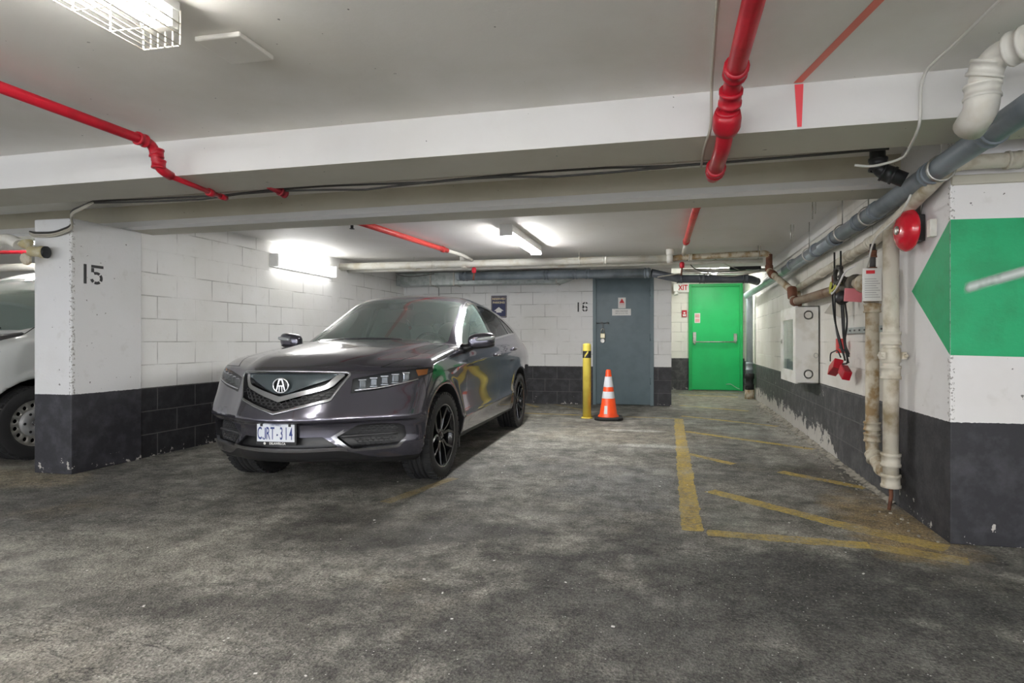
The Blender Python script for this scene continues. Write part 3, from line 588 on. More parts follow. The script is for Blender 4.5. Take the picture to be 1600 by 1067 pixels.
# duct on the back wall
m3 = MB(); m3.box(-4.88,-1.92,9.42,9.745,2.105,2.325)
o = thing('air_duct', 'galvanised air duct along the top of the back wall', 'duct', (-3.4,9.6,2.1)); m3.build('duct_body', m_galv, o, bevel=.004)
mb = MB(); mb.add([(-1.92,9.42,2.105),(-1.92,9.745,2.105),(-1.92,9.745,2.325),(-1.92,9.42,2.325),(-1.40,9.50,2.29),(-1.40,9.745,2.29),(-1.40,9.745,2.335),(-1.40,9.50,2.335)], [(0,1,5,4),(3,7,6,2),(0,4,7,3),(1,2,6,5),(4,5,6,7)]); mb.build('duct_taper', m_galv, o)
for x in (-4.22,-3.78,-1.93): MB().box(x-.012,x+.012,9.408,9.745,2.092,2.332).build('duct_seam', m_steel, o)
# cables
def cable(name, label, path, r=.006, m=None, n=5): 
    return tag(MB().sweep(fillet(path, .10, n), r, 6).build(name, m or m_cable), label, 'cable')
gy = 3.30
def run(x0, x1, z, sag, dy, n=14):
    return [(x0+(x1-x0)*k/n, gy-.024*(x0+(x1-x0)*k/n)+dy, z-sag*math.sin(PI*3*k/n)**2*(1 if k % 2 else .7)) for k in range(n+1)]
o = thing('cable_bundle', 'bundle of beige and dark cables strung behind the front beam', 'cable', (-1.8,3.4,2.13))
for (z, sag, dy, m, x1) in ((2.150,.016,.03,m_cable,1.15),(2.138,.024,.035,m_cabled,1.15),(2.160,.012,.045,m_cable,1.10),(2.128,.030,.045,m_cabled,.25),(2.145,.02,.06,m_cable,1.1)):
    MB().sweep(run(-4.20, x1, z, sag, dy), .007, 6).build('cable', m, o)
o = thing('cable_loop', 'loop of beige cable hanging at the head of the left pillar', 'cable', (-4.9,3.8,1.95))
for dz in (0,.018,-.016):
    MB().sweep(fillet([(-4.20,3.45,2.14+dz*.3),(-4.55,3.55,2.09+dz),(-4.80,3.76,2.03+dz),(-5.02,3.785,1.985+dz),(-5.22,3.785,1.99+dz),(-5.27,3.785,2.01+dz*.5)], .08), .008, 6).build('cable', m_cable if dz <= 0 else m_cabled, o)
cable('cable', 'white cable running along the ceiling and down past the white elbow', [(1.235,.2,2.328),(1.15,2.60,2.328),(1.12,2.84,2.325),(1.12,2.842,2.10),(1.14,2.95,2.075),(1.20,3.25,2.06),(1.08,3.36,2.06),(1.0,3.38,2.08)], .007, M('white cable', (.70,.69,.64), .5))
cable('cable', 'grey cable clipped beside the thick red sprinkler pipe', [(.17,.3,2.328),(.165,2.15,2.328),(.19,2.80,2.325),(.19,2.812,2.13),(.17,2.95,2.105),(.165,3.28,2.09)], .008, m_cable)
cable('cable', 'thin white wire hanging from the grey pipe beside the alarm bell', [(1.33,3.50,1.93),(1.32,3.56,1.87),(1.36,3.75,1.86),(1.36,4.2,1.80),(1.36,4.32,1.62)], .006, M('white cable', (.70,.69,.64), .5))
cable('cable', 'thin white cable sagging above the green door opening', [(.2,8.55,2.15),(.45,8.55,2.10),(.85,8.55,2.05),(1.2,8.55,2.10),(1.38,8.4,2.12)], .007)
cable('cable', 'thin black cable drooping below the white pipe over the car', [(-4.1,7.95,2.12),(-3.95,7.95,2.08),(-3.75,7.95,2.085),(-3.5,7.95,2.12)], .006, m_cabled)
cable('conduit', 'thin vertical conduit on the back wall left of the parking sign', [(-4.20,9.74,2.09),(-4.20,9.74,1.4)], .008, M('grey conduit', (.35,.36,.35), .5))
tag(MB().box(-1.90,-1.69,1.96,2.16,2.318,2.339).build('ceiling_plate', m_ceil, bevel=.006), 'shallow painted plate on the ceiling right of the caged light', 'cover plate')
# threaded hangers near the right wall
for k, (x, y) in enumerate(((1.20,5.2),(1.24,6.3),(1.10,7.6))):
    tag(MB().cyl((x,y,2.335),(x,y,2.16),.005,6).cyl((x+.03,y,2.335),(x+.03,y+.02,2.21),.004,6).build('hanger_rod', m_steel), ('nearest of three pairs of thin hanger rods right of the rear ceiling','middle of three pairs of thin hanger rods by the right wall','hanger rod pair furthest back above the rusty pipe bend')[k], 'hanger rod')
# clutter over the green door
tag(MB().cyl((.15,9.2,2.23),(1.45,9.25,2.22),.030,12).build('conduit_pipe', m_wp), 'white pipe high above the green door behind the dark drain pipe', 'pipe')
tag(MB().box(.88,1.33,8.9,9.0,2.19,2.24).build('cable_tray', m_blk, bevel=.004), 'black cable tray above the right side of the green door', 'cable tray')
cable('cable', 'white cable slanting from the rusty pipe down to the black tray', [(.45,7.9,2.29),(.75,8.4,2.22),(1.02,8.85,2.17)], .007)
cable('cable', 'dark cable looping between the sprinkler drop and the black tray', [(.18,7.9,2.26),(.32,8.3,2.14),(.55,8.45,2.10),(.9,8.6,2.13),(1.1,8.85,2.18)], .007, m_cabled)
cable('cable', 'grey cable running along the dark drain pipe above the green door', [(-.2,8.42,2.05),(.12,8.55,2.11),(.6,8.6,2.105),(1.15,8.66,2.11),(1.33,8.8,2.15)], .008)
# ---------------------------------------------------------------- fittings on the walls and things on the floor
# alarm bell
o = thing('alarm_bell', 'red round fire alarm bell on the side of the right pillar', 'bell', (1.40,3.76,1.64))
c = (1.475,3.76,1.775)
MB().lathe([(.05,0),(.124,.014),(.129,.020),(.127,.034),(.105,.060),(.070,.078),(.030,.086),(0,.087)], (1.435,3.76,1.775), (-1,-.12,0), 40).build('gong', m_bell, o)
MB().lathe([(.026,.0),(.026,.006),(.018,.010),(0,.011)], (1.349,3.75,1.775), (-1,-.12,0), 20).build('hub_plate', m_steel, o)
mb = MB(); mb.box(1.435,1.486,3.70,3.82,1.70,1.86); mb.build('back_box', m_blk, o, bevel=.006)
MB().box(1.45,1.488,3.55,3.60,1.70,1.80).build('side_cover', m_wht, o, bevel=.005)
MB().sweep([(1.478,3.76,1.86),(1.479,3.74,1.92),(1.479,3.70,2.02)], .008, 8).build('conduit', m_steel, o)
# hose cabinet
o = thing('hose_cabinet', 'white fire hose cabinet with a glass door on the right wall', 'cabinet', (1.4,6.63,.66))
x0, x1, y0, y1, z0, z1 = 1.285, 1.505, 6.23, 7.03, .66, 1.47
mb = MB(); mb.box(x0+.01,x1,y0,y0+.012,z0,z1); mb.box(x0+.01,x1,y1-.012,y1,z0,z1); mb.box(x0+.01,x1,y0,y1,z0,z0+.012); mb.box(x0+.01,x1,y0,y1,z1-.012,z1); mb.box(x1-.01,x1,y0,y1,z0,z1); mb.build('body', m_wht, o, bevel=.002)
d = MB(); f = .13
d.box(x0-.012,x0+.012,y0,y0+f,z0,z1); d.box(x0-.012,x0+.012,y1-f,y1,z0,z1); d.box(x0-.012,x0+.012,y0+f,y1-f,z0,z0+f); d.box(x0-.012,x0+.012,y0+f,y1-f,z1-f,z1); d = d.build('door', m_wht, o)
MB().box(x0-.003,x0+.003,y0+f-.01,y1-f+.01,z0+f-.01,z1-f+.01).build('pane', thin_glass('cabinet glass', (.72,.76,.66), .05, 1.5, .35), d)
MB().lathe([(.022,0),(.026,.004),(.022,.008)], (x0-.012,y1-.06,1.1), (-1,0,0), 12).build('latch', m_steel, d)
mb = MB(); mb.lathe([(.17,-.03),(.19,-.03),(.19,.03),(.17,.03)], (1.42,6.63,1.06), XV, 24, caps=False)
for k in range(6): mb.lathe([(.05+.022*k,-.022),(.062+.022*k,-.022),(.062+.022*k,.022),(.05+.022*k,.022)], (1.42,6.63,1.06), XV, 24, caps=False)
tag(mb.build('fire_hose', M('canvas hose', (.55,.50,.36), .8)), 'coiled canvas hose behind the glass of the white cabinet', 'hose')
for zz in (1.375,.76):
    mb = MB()
    mb.lathe([(.046,.0),(.050,.003),(.053,.0)], (1.40,y0,zz), (0,-1,0), 24, caps=False); mb.lathe([(.030,.0),(.033,.003),(.036,.0),(.046,.0)], (1.40,y0,zz), (0,-1,0), 24, caps=False)
    lab(mb.build('knockout', M('worn enamel', (.62,.61,.56), .5), o), 'pressed round knockout on the cabinet side')
MB().sweep([(1.47+.02*math.cos(a),6.215,.955+.024*math.sin(a)) for a in [2*PI*k/16 for k in range(16)]], .004, 6, closed=True).build('pull_ring', m_steel, o)
# control valve, its tag and the cables
o = thing('control_valve', 'dark sprinkler control valve with a hand wheel on the right wall', 'valve', (1.38,4.75,1.45))
mb = MB(); mb.lathe([(.06,-.10),(.075,-.09),(.075,-.07),(.05,-.06),(.058,0),(.05,.06),(.075,.07),(.075,.09),(.06,.10)], (1.40,4.78,1.545), YV, 18); mb.build('valve_body', M('grimy cast iron', (.13,.115,.09), .7, col2=(.06,.055,.05,1), scale=20), o)
mb = MB(); mb.sweep([(1.30,4.80+.085*math.cos(a),1.625+.06*math.sin(a)) for a in [2*PI*k/24 for k in range(24)]], .016, 8, closed=True)
for k in range(8):
    a = 2*PI*k/8; mb.obox((1.30,4.80+.09*math.cos(a),1.625+.065*math.sin(a)), (.03,.03,.028), Matrix.Rotation(a,3,'X'))
mb.cyl((1.30,4.80,1.625),(1.40,4.78,1.56),.018,8); mb.build('hand_wheel', M('blackened iron', (.045,.042,.035), .6), o)
MB().lathe([(.05,0),(.055,.03),(.04,.07),(0,.08)], (1.33,4.76,1.46), (-.5,-.6,-.6), 18).build('lower_bonnet', m_blk, o)
mb = MB(); mb.cyl((1.40,4.68,1.545),(1.40,4.40,1.52),.042,14); mb.lathe([(.04,-.03),(.07,-.03),(.07,.03),(.04,.03)], (1.40,4.50,1.53), YV, 14); mb.cyl((1.40,4.36,1.55),(1.40,4.36,1.38),.050,14); mb.build('valve_outlet', m_rustp, o)
tag(MB().obox((1.339,4.560,1.448), (.125,.012,.10), Matrix.Rotation(R(4),3,'Y')).build('valve_tag', M('faded pink plastic', (.72,.22,.25), .5), bevel=.004), 'faded pink tag hanging in front of the control valve', 'tag')
t_ = thing('instruction_board', 'white instruction plate fixed in front of the rust-stained riser', 'sign', (1.33,4.17,1.38))
MB().box(1.285,1.405,4.165,4.185,1.375,1.60).build('plate', M('grubby white plate', (.70,.70,.66), .5), t_, bevel=.004)
mb = MB()
for k in range(9): mb.box(1.297,1.393-.012*(k % 3),4.1635,4.165,1.40+.0155*k,1.4045+.0155*k)
mb.build('printed_line', M('grey print', (.36,.36,.35), .7), t_)
MB().box(1.305,1.36,4.1635,4.165,1.562,1.585).build('red_heading', m_redink, t_)
mb = MB(); fr_ = [(1.292,5.180,1.345),(1.363,5.160,1.458),(1.389,5.200,1.538),(1.438,5.100,1.539),(1.452,5.080,1.306),(1.418,5.120,1.297),(1.361,5.150,1.326)]; mb.add(fr_+[(a,b+.012,c) for a,b,c in fr_], [(0,1,2,3,4,5,6),(13,12,11,10,9,8,7)]+[(i,(i+1)%7,7+(i+1)%7,7+i) for i in range(7)]); tag(mb.build('rag', M('grey cloth', (.62,.58,.50), .9)), 'grey cloth scrap hung on the brown pipe by the valve', 'cloth')
o = thing('alarm_wiring', 'tangle of black wires hanging from the control valve', 'wiring', (1.36,4.85,.95))
for k, (x, a, b, c_) in enumerate(((1.33,5.02,1.84,.98),(1.36,4.95,1.84,1.0),(1.35,4.88,1.6,.93),(1.32,5.05,1.60,.95),(1.34,4.80,1.45,.98))):
    pts = [(x,a,b),(x,a-.01,1.45),(x-.01,a-.06-.02*k,1.25),(x,4.90-.03*k,1.10),(x+.02,4.82-.02*k,c_)]
    MB().sweep(fillet(pts, .12), .0075, 6).build('wire', m_blk, o)
MB().sweep(fillet([(1.35,4.95,1.05),(1.33,4.70,1.02),(1.35,4.72,.93),(1.35,4.86,.92)], .08), .007, 6).build('wire', m_blk, o)
MB().sweep(fillet([(1.35,5.22,.93),(1.34,5.18,1.0),(1.35,5.0,1.03),(1.36,4.95,.97)], .08), .006, 6).build('wire', m_blk, o)
m_yg = M('yellow green wire', (.55,.55,.10), .5)
for k in range(3): MB().sweep(fillet([(1.32,5.08-.02*k,1.60),(1.30,5.06,1.53-.02*k),(1.30,4.95,1.52),(1.31,4.86,1.55+.02*k),(1.32,4.80,1.56)], .06), .0065, 6).build('earth_wire', m_yg, o)
MB().sweep(fillet([(1.31,5.02,1.52),(1.28,4.92,1.48),(1.28,4.75,1.52),(1.30,4.62,1.64),(1.34,4.50,1.66)], .08), .007, 6).build('white_wire', m_plastw, o)
MB().lathe([(.016,0),(.022,.01),(.022,.06),(.014,.07)], (1.33,5.02,1.585), ZV, 10).build('wire_gland', m_rust, o)
def redbox(name, lb, c, size, mat3):
    o = thing(name, lb, 'alarm switch', c); MB().obox(c, size, mat3).build('cover', m_red, o, bevel=.006)
    mb = MB(); mb.obox(Vector(c)+mat3@Vector((0,0,size[2]/2)), (size[0]*.8,size[1]*.7,.006), mat3); mb.build('faceplate', M('dark red cover', (.32,.02,.03), .5), o); return o
redbox('flow_switch', 'larger red switch box dangling from the wires near the floor', (1.34,5.03,.885), (.07,.19,.085), Matrix.Rotation(R(-22),3,'X') @ Matrix.Rotation(R(15),3,'Y'))
redbox('flow_switch', 'smaller crimson switch box below the dangling red one', (1.35,4.80,.855), (.06,.13,.075), Matrix.Rotation(R(24),3,'X') @ Matrix.Rotation(R(10),3,'Y'))
tag(MB().box(1.40,1.47,5.21,5.25,1.0,1.125).build('alarm_switch', m_redw, bevel=.006), 'narrow red box on the block wall behind the wires', 'alarm switch')
o = thing('strut_channel', 'slotted steel channel screwed across the block wall behind the riser', 'bracket', (1.48,4.7,1.16)); MB().box(1.465,1.492,4.25,5.28,1.165,1.215).build('channel', m_galv, o, bevel=.003)
mb = MB()
for k in range(8): mb.box(1.4635,1.4655,4.33+.12*k,4.37+.12*k,1.183,1.197)
mb.build('slot', m_blk, o)
tag(MB().box(1.44,1.488,4.17,4.23,.98,1.13).build('junction_box', M('olive box', (.14,.135,.11), .6), bevel=.005), 'small dark junction box on the wall between the two risers', 'junction box')
# sign, exit sign, alarm pull
o = thing('parking_sign', 'navy reserved parking sign on the back wall behind the car', 'sign', (-3.05,9.74,1.53))
MB().box(-3.195,-2.905,9.736,9.746,1.53,1.925).build('plate', m_navy, o, bevel=.006)
for a, b, c_, d_ in ((-3.185,-2.915,1.905,1.909),(-3.185,-2.915,1.545,1.549),(-3.185,-3.181,1.545,1.909),(-2.919,-2.915,1.545,1.909)): MB().box(a,b,9.7345,9.736,c_,d_).build('border', m_gold, o)
mb = text_mb('RESERVED', .054, (-3.05,9.7355,1.865), XV, ZV, (0,-1,0), bold=.002); text_mb('PARKING', .054, (-3.05,9.7355,1.800), XV, ZV, (0,-1,0), mb=mb, bold=.002); mb.build('lettering', m_gold, o)
MB().prism([(-.05,0),(.05,0),(.05,.03),(.09,.03),(0,.10),(-.09,.03),(-.05,.03)], (-3.05,9.7358,1.62), XV, ZV, (0,-.001,0)).build('symbol', m_plastw, o)
o = thing('exit_sign', 'white exit sign with red letters beside the green door', 'sign', (.24,13.05,2.2))
MB().box(.06,.40,13.03,13.095,2.215,2.415).build('case', M('sign face', (.85,.83,.80), .4), o, bevel=.006); text_mb('EXIT', .165, (.225,13.029,2.315), XV, ZV, (0,-1,0), bold=.004, xs=.80).build('lettering', m_redink, o)
o = thing('emergency_lamp', 'small white emergency lamp left of the exit sign', 'light', (.08,12.9,2.1))
mb = MB(); mb.box(.045,.155,12.80,12.95,2.22,2.38); mb.build('case', m_plastw, o, bevel=.01); MB().lathe([(.03,0),(.055,.07),(.05,.08)], (.10,12.86,2.22), (.1,-.3,-1), 14).build('lamp_head', m_plastw, o)
o = thing('fire_alarm_pull', 'small red fire alarm pull station left of the green door', 'fire alarm', (.29,13.08,1.6))
MB().box(.235,.345,13.05,13.10,1.66,1.81).build('alarm_case', m_red, o, bevel=.006); MB().box(.255,.325,13.045,13.05,1.675,1.715).build('label_strip', m_plastw, o); MB().box(.27,.31,13.04,13.05,1.73,1.765).build('handle', m_plastw, o)  # red case of the pull station with its label strip and handle
# padlock
o = thing('padlock', 'brass and steel padlock hanging from the bolt of the grey door', 'padlock', (-1.17,9.73,1.16))
MB().sweep(fillet([(-1.195,9.728,1.235),(-1.195,9.728,1.32),(-1.145,9.728,1.32),(-1.145,9.728,1.235)], .03), .007, 8).build('shackle', m_steel, o)
MB().box(-1.213,-1.127,9.712,9.742,1.155,1.245).build('lock_body', M('worn brass', (.55,.50,.36), .35, .8), o, bevel=.01)
MB().lathe([(.036,-.015),(.040,0),(.036,.015)], (-1.17,9.727,1.115), YV, 18).build('round_lock', m_steel, o)
# bollard
o = thing('bollard', 'yellow steel bollard standing left of the traffic cone', 'bollard', (-1.193,8.02,0))
MB().lathe([(.060,0),(.060,1.045),(.056,1.062),(.040,1.072),(0,1.074)], (-1.193,8.02,0), ZV, 28).build('post', m_yel, o)
MB().lathe([(.085,0),(.085,.012),(.062,.014)], (-1.193,8.02,0), ZV, 24).build('base_plate', m_yel, o)
mb = MB(); n = 32; vs = []; fs = []
for i in range(n+1):
    a = 2*PI*i/n
    for j in range(2): vs.append((-1.193+.0612*math.cos(a), 8.02+.0612*math.sin(a), .865+.10*j))
mb.add(vs, [(2*i,2*i+2,2*i+3,2*i+1) for i in range(n)], True); tp = mb.build('tape_band', M('black tape', (.02,.02,.02), .5), o)
for k in range(3):
    mb = MB(); vs = []; a0 = 2*PI*k/3 - 2.0
    for i in range(9):
        a = a0+.9*i/8; z_ = .875+.075*i/8
        vs += [(-1.193+.0618*math.cos(a), 8.02+.0618*math.sin(a), max(.866,min(.964,z_-.03+.02))), (-1.193+.0618*math.cos(a), 8.02+.0618*math.sin(a), min(.964,z_+.025))]
    mb.add(vs, [(2*i,2*i+2,2*i+3,2*i+1) for i in range(8)], True); mb.build('yellow_stripe', m_yel, tp)
# cone
o = thing('traffic_cone', 'orange traffic cone with two white bands in front of the grey door', 'traffic cone', (-.875,7.95,0))
cx, cy = -.875, 7.95
m3 = Matrix.Rotation(R(8),3,'Z'); mb = MB()
pts = [(a,b) for a,b in ((-.20,-.13),(-.13,-.20),(.13,-.20),(.20,-.13),(.20,.13),(.13,.20),(-.13,.20),(-.20,.13))]
mb.prism(pts, (cx,cy,.002), m3@Vector((1,0,0)), m3@Vector((0,1,0)), (0,0,.04)); mb.build('base', m_rubber, o, bevel=.012)
cr = lambda z: .128-(z-.04)/(.70-.04)*.094
MB().lathe([(.150,.04),(.145,.055),(cr(.075)+.001,.075),(cr(.69),.69),(cr(.70)-.006,.702),(cr(.70)-.014,.703),(cr(.70)-.016,.66)], (cx,cy,0), ZV, 36, caps=False).build('cone_body', m_org, o)
for a, b, lb in ((.46,.605,'upper wide white reflective band'),(.30,.395,'lower white reflective band')): lab(MB().lathe([(cr(a)+.0015,a),(cr(b)+.0015,b)], (cx,cy,0), ZV, 36, caps=False).build('reflective_band', m_refl, o), lb)
mb = MB(); vs = []
for i in range(5):
    a = -PI/2-.42+.10*i
    for zz in (.085,.20): vs.append((cx+(cr(zz)+.003)*math.cos(a), cy+(cr(zz)+.003)*math.sin(a), zz))
mb.add(vs, [(2*i,2*i+2,2*i+3,2*i+1) for i in range(4)], True); mb.build('sticker', m_paper, o)
# fitting and trap on the left pillar
o = thing('hose_valve', 'yellowed brass hose valve with a black cap on the left pillar head', 'valve', (-5.12,3.7,1.75))
m_yb = M('yellowed brass', (.48,.42,.24), .5, col2=(.60,.57,.46,1), scale=14)
mb = MB(); mb.lathe([(.028,-.06),(.042,-.05),(.042,.02),(.050,.03),(.050,.06)], (-5.10,3.715,1.835), (1,.35,-.05), 18); mb.build('valve_body', m_yb, o)
MB().lathe([(.050,0),(.050,.014),(.044,.018),(0,.019)], (-5.045,3.735,1.832), (1,.35,-.05), 18).build('cap', m_blk, o)
mb = MB(); mb.lathe([(.014,0),(.05,.05),(.055,.06)], (-5.19,3.72,1.86), (-.5,0,.8), 14); mb.build('funnel', m_yb, o); MB().lathe([(.045,-.012),(.05,0),(.045,.012)], (-5.19,3.70,1.775), (0,1,.2), 16).build('hand_wheel', m_rustp, o)
o = pipe('waste_trap', 'cream waste trap hanging left of the left pillar', [(-5.78,3.72,2.32),(-5.78,3.72,1.84),(-5.66,3.72,1.79),(-5.58,3.72,1.86),(-5.53,3.72,1.94),(-5.40,3.72,1.955),(-5.29,3.72,1.90)], .044, m_wp, bend=.09, fit=[((-5.78,3.72,1.98),ZV)], fitr=1.2)
# pipes in the next bay
ow = pipe('water_pipe', 'white pipe in the next bay above the van', [(-9.5,5.6,2.02),(-5.2,5.6,2.02)], .05, m_wp, fit=[((-7.4,5.6,2.02),XV)])
orr = pipe('sprinkler_pipe', 'thin red pipe in the next bay seen above the van', [(-9.0,5.3,2.18),(-5.2,5.5,2.14)], .022, m_red)
MB().cyl((-7.0,5.6,2.06),(-7.0,5.6,2.338),.006,6).build('pipe_hanger', m_steel, ow); MB().cyl((-7.0,5.41,2.18),(-7.0,5.41,2.338),.006,6).build('pipe_hanger', m_steel, orr)
# rubble along the foot of the right wall
random.seed(3); mb = MB(); rows = []
for k in range(150):
    y = 4.15+6.2*k/149; xw = 1.486+.0127*(y-4.1)-.001; w = .03+.09*random.random()*(.3+.7*min(1,(y-4)/4)); h = .012+.03*random.random()*(.3+.7*min(1,(y-4)/4))
    rows.append([(xw-w,y,.001),(xw-w*.55,y+.01*random.uniform(-1,1),h*.45),(xw-.01,y,h),(xw,y,h)])
vs = [p for r_ in rows for p in r_]
mb.add(vs, [(4*i+j,4*i+j+1,4*i+j+5,4*i+j+4) for i in range(149) for j in range(3)])
for _ in range(170):
    y = random.uniform(3.4,10.2); x = 1.47-abs(random.gauss(0,.09))-.02; s_ = random.uniform(.004,.012)
    m3 = Matrix.Rotation(random.uniform(0,6),3,'Z') @ Matrix.Rotation(random.uniform(-.5,.5),3,'X'); mb.obox((x,y,s_*.4), (s_*1.6,s_,s_*.8), m3)
o = tag(mb.build('rubble', m_rubble), 'crumbled plaster and grit along the foot of the right wall', 'rubble'); o['kind'] = 'stuff'
mb = MB(); random.seed(5)
for _ in range(70):
    x, y = random.uniform(-3.2,1.8), random.uniform(1.0,5.5)
    s_ = random.uniform(.003,.007); m3 = Matrix.Rotation(random.uniform(0,6),3,'Z'); mb.obox((x,y,s_*.2), (s_*2,s_*1.1,s_*.5), m3)
o = tag(mb.build('litter_chips', M('pale paint chips', (.70,.69,.66), .8)), 'pale paint chips scattered over the asphalt floor', 'debris'); o['kind'] = 'stuff'
# ---------------------------------------------------------------- car body: one implicit surface, meshed and cut into panels
import numpy as np
def pchip(pts, n=1500):
    """smooth monotone curve through (t, value) points"""
    P = sorted(pts); x = np.array([p[0] for p in P], float); y = np.array([p[1] for p in P], float)
    h = np.diff(x); d = np.diff(y)/h; m = np.zeros(len(x))
    for i in range(1, len(x)-1):
        if d[i-1]*d[i] > 0:
            w1, w2 = 2*h[i]+h[i-1], h[i]+2*h[i-1]; m[i] = (w1+w2)/(w1/d[i-1]+w2/d[i])
    m[0], m[-1] = d[0], d[-1]
    X = np.linspace(x[0], x[-1], n); k = np.clip(np.searchsorted(x, X)-1, 0, len(h)-1); t = (X-x[k])/h[k]
    Y = (2*t**3-3*t**2+1)*y[k]+(t**3-2*t**2+t)*h[k]*m[k]+(-2*t**3+3*t**2)*y[k+1]+(t**3-t**2)*h[k]*m[k+1]
    return lambda q: np.interp(q, X, Y)
def smax(a, b, k):
    h = np.maximum(k-np.abs(a-b), 0)/k; return np.maximum(a, b)+h*h*k*.25
def smin(a, b, k): return -smax(-a, -b, k)
def sstep(e0, e1, x):
    t = np.clip((x-e0)/(e1-e0), 0, 1); return t*t*(3-2*t)

WB, WHZ, ARCH = -2.745, .343, .412
cW = pchip([(.10,.70),(.20,.775),(.28,.825),(.36,.850),(.42,.856),(.50,.848),(.60,.842),(.70,.846),(.80,.853),(.88,.855),(.94,.846),(1.0,.829),(1.06,.806),(1.11,.778),(1.2,.738),(1.35,.668),(1.5,.588),(1.65,.50)])
cTp = pchip([(1.0,.10),(.7,.03),(.4,.0),(.3,0),(-2.8,0),(-3.1,.008),(-3.4,.03),(-3.7,.09),(-3.9,.16)])
cGt = pchip([(1,0),(-1.4,0),(-2.0,.006),(-2.6,.022),(-3.1,.055),(-3.5,.10)])
cN = pchip([(.10,.60),(.20,.76),(.27,.845),(.33,.885),(.38,.905),(.44,.894),(.50,.892),(.534,.900),(.556,.937),(.567,.942),(.61,.929),(.65,.911),(.72,.878),(.80,.848),(.87,.815),(.91,.785),(.96,.70),(1.05,.5)])
cC = pchip([(0,0),(.12,.014),(.25,.055),(.34,.098),(.41,.145),(.5,.205),(.6,.265),(.7,.325),(.78,.385),(.84,.46),(.9,.58),(1.0,.9)])
cH = pchip([(1.1,.76),(.90,.845),(.80,.893),(.72,.921),(.6,.954),(.4,.998),(.1,1.046),(-.25,1.090),(-.5,1.108),(-1,1.11),(-3.9,1.11)])
cG = pchip([(.5,.55),(.0,.872),(-.30,1.062),(-.6,1.248),(-.9,1.420),(-1.10,1.530),(-1.24,1.573),(-1.45,1.598),(-1.75,1.604),(-2.2,1.584),(-2.7,1.532),(-3.1,1.462),(-3.30,1.41),(-3.36,1.33),(-3.45,1.2),(-3.56,1.02),(-3.70,.75),(-3.9,.3)])
cR = pchip([(.1,3.35),(.25,3.50),(.4,3.62),(.55,3.66),(.72,3.65),(.95,3.60),(1.15,3.53),(1.7,3.40)])
cB = pchip([(1.0,.30),(.8,.27),(.6,.245),(.45,.225),(-.5,.235),(-2.2,.25),(-3.2,.30),(-3.7,.38)])
cRidge = pchip([(.9,.80),(.3,.86),(-.4,.90),(-1.5,.945),(-2.6,.985),(-3.7,1.02)])
def body(x, y, z):
    ay = np.abs(y)
    da = np.sqrt(x*x+(z-WHZ)**2); db = np.sqrt((x-WB)**2+(z-WHZ-.005)**2)
    W = cW(z) - cTp(x) - cGt(x)*np.clip((z-1.0)/.4, 0, 1.3)
    W = W + .012*np.exp(-((da-ARCH-.02)/.05)**2) + .014*np.exp(-((db-ARCH-.02)/.06)**2)
    sd = z-cRidge(x)                                                   # shoulder crease, hollow under it
    mid = sstep(-.1, -.6, x)*sstep(-3.3, -2.3, x)
    W = W + (.013*np.exp(-np.abs(sd/.030)**1.5) - .014*np.exp(-((sd+.15)/.10)**2))*mid
    low = z-(.435+.028*(-x-.6))                                         # lower door crease rising to the rear
    W = W + .016*np.exp(-np.abs(low/.028)**1.5)*mid
    fs = ay-W
    ff = (x-(cN(z)-cC(ay)))*.88
    wx = sstep(-1.9, -1.2, x)
    xp = x + .30*ay*ay*wx - .12*ay*ay*(1-wx)
    yc = .40+.16*(.75-x)
    hood = cH(x+.10*ay*ay) - .035*(ay/.7)**2 + .022/(1+np.exp(np.clip((ay-yc)/.012, -40, 40)))*sstep(.80, .45, x)
    G = cG(xp) - .105*ay*ay
    T = smax(hood, G, .012)
    kt = .045+.075*sstep(-.3, -.9, x)
    F = smax(fs, (z-T)*np.where(x > -.35, .95, .86), kt)
    F = smax(F, ff, .05)
    F = smax(F, (-x-cR(z)+.22*ay*ay), .07)
    F = smax(F, cB(x)-z, .03)
    for d in (da, db):
        F = smax(F, -np.maximum(d-ARCH, .40-ay), .010)
    return F
def grad(fn, P, e=.004):
    g = np.zeros_like(P)
    for i in range(3):
        d = np.zeros(3); d[i] = e
        a, b = P+d, P-d
        g[:, i] = (fn(a[:,0],a[:,1],a[:,2])-fn(b[:,0],b[:,1],b[:,2]))/(2*e)
    return g
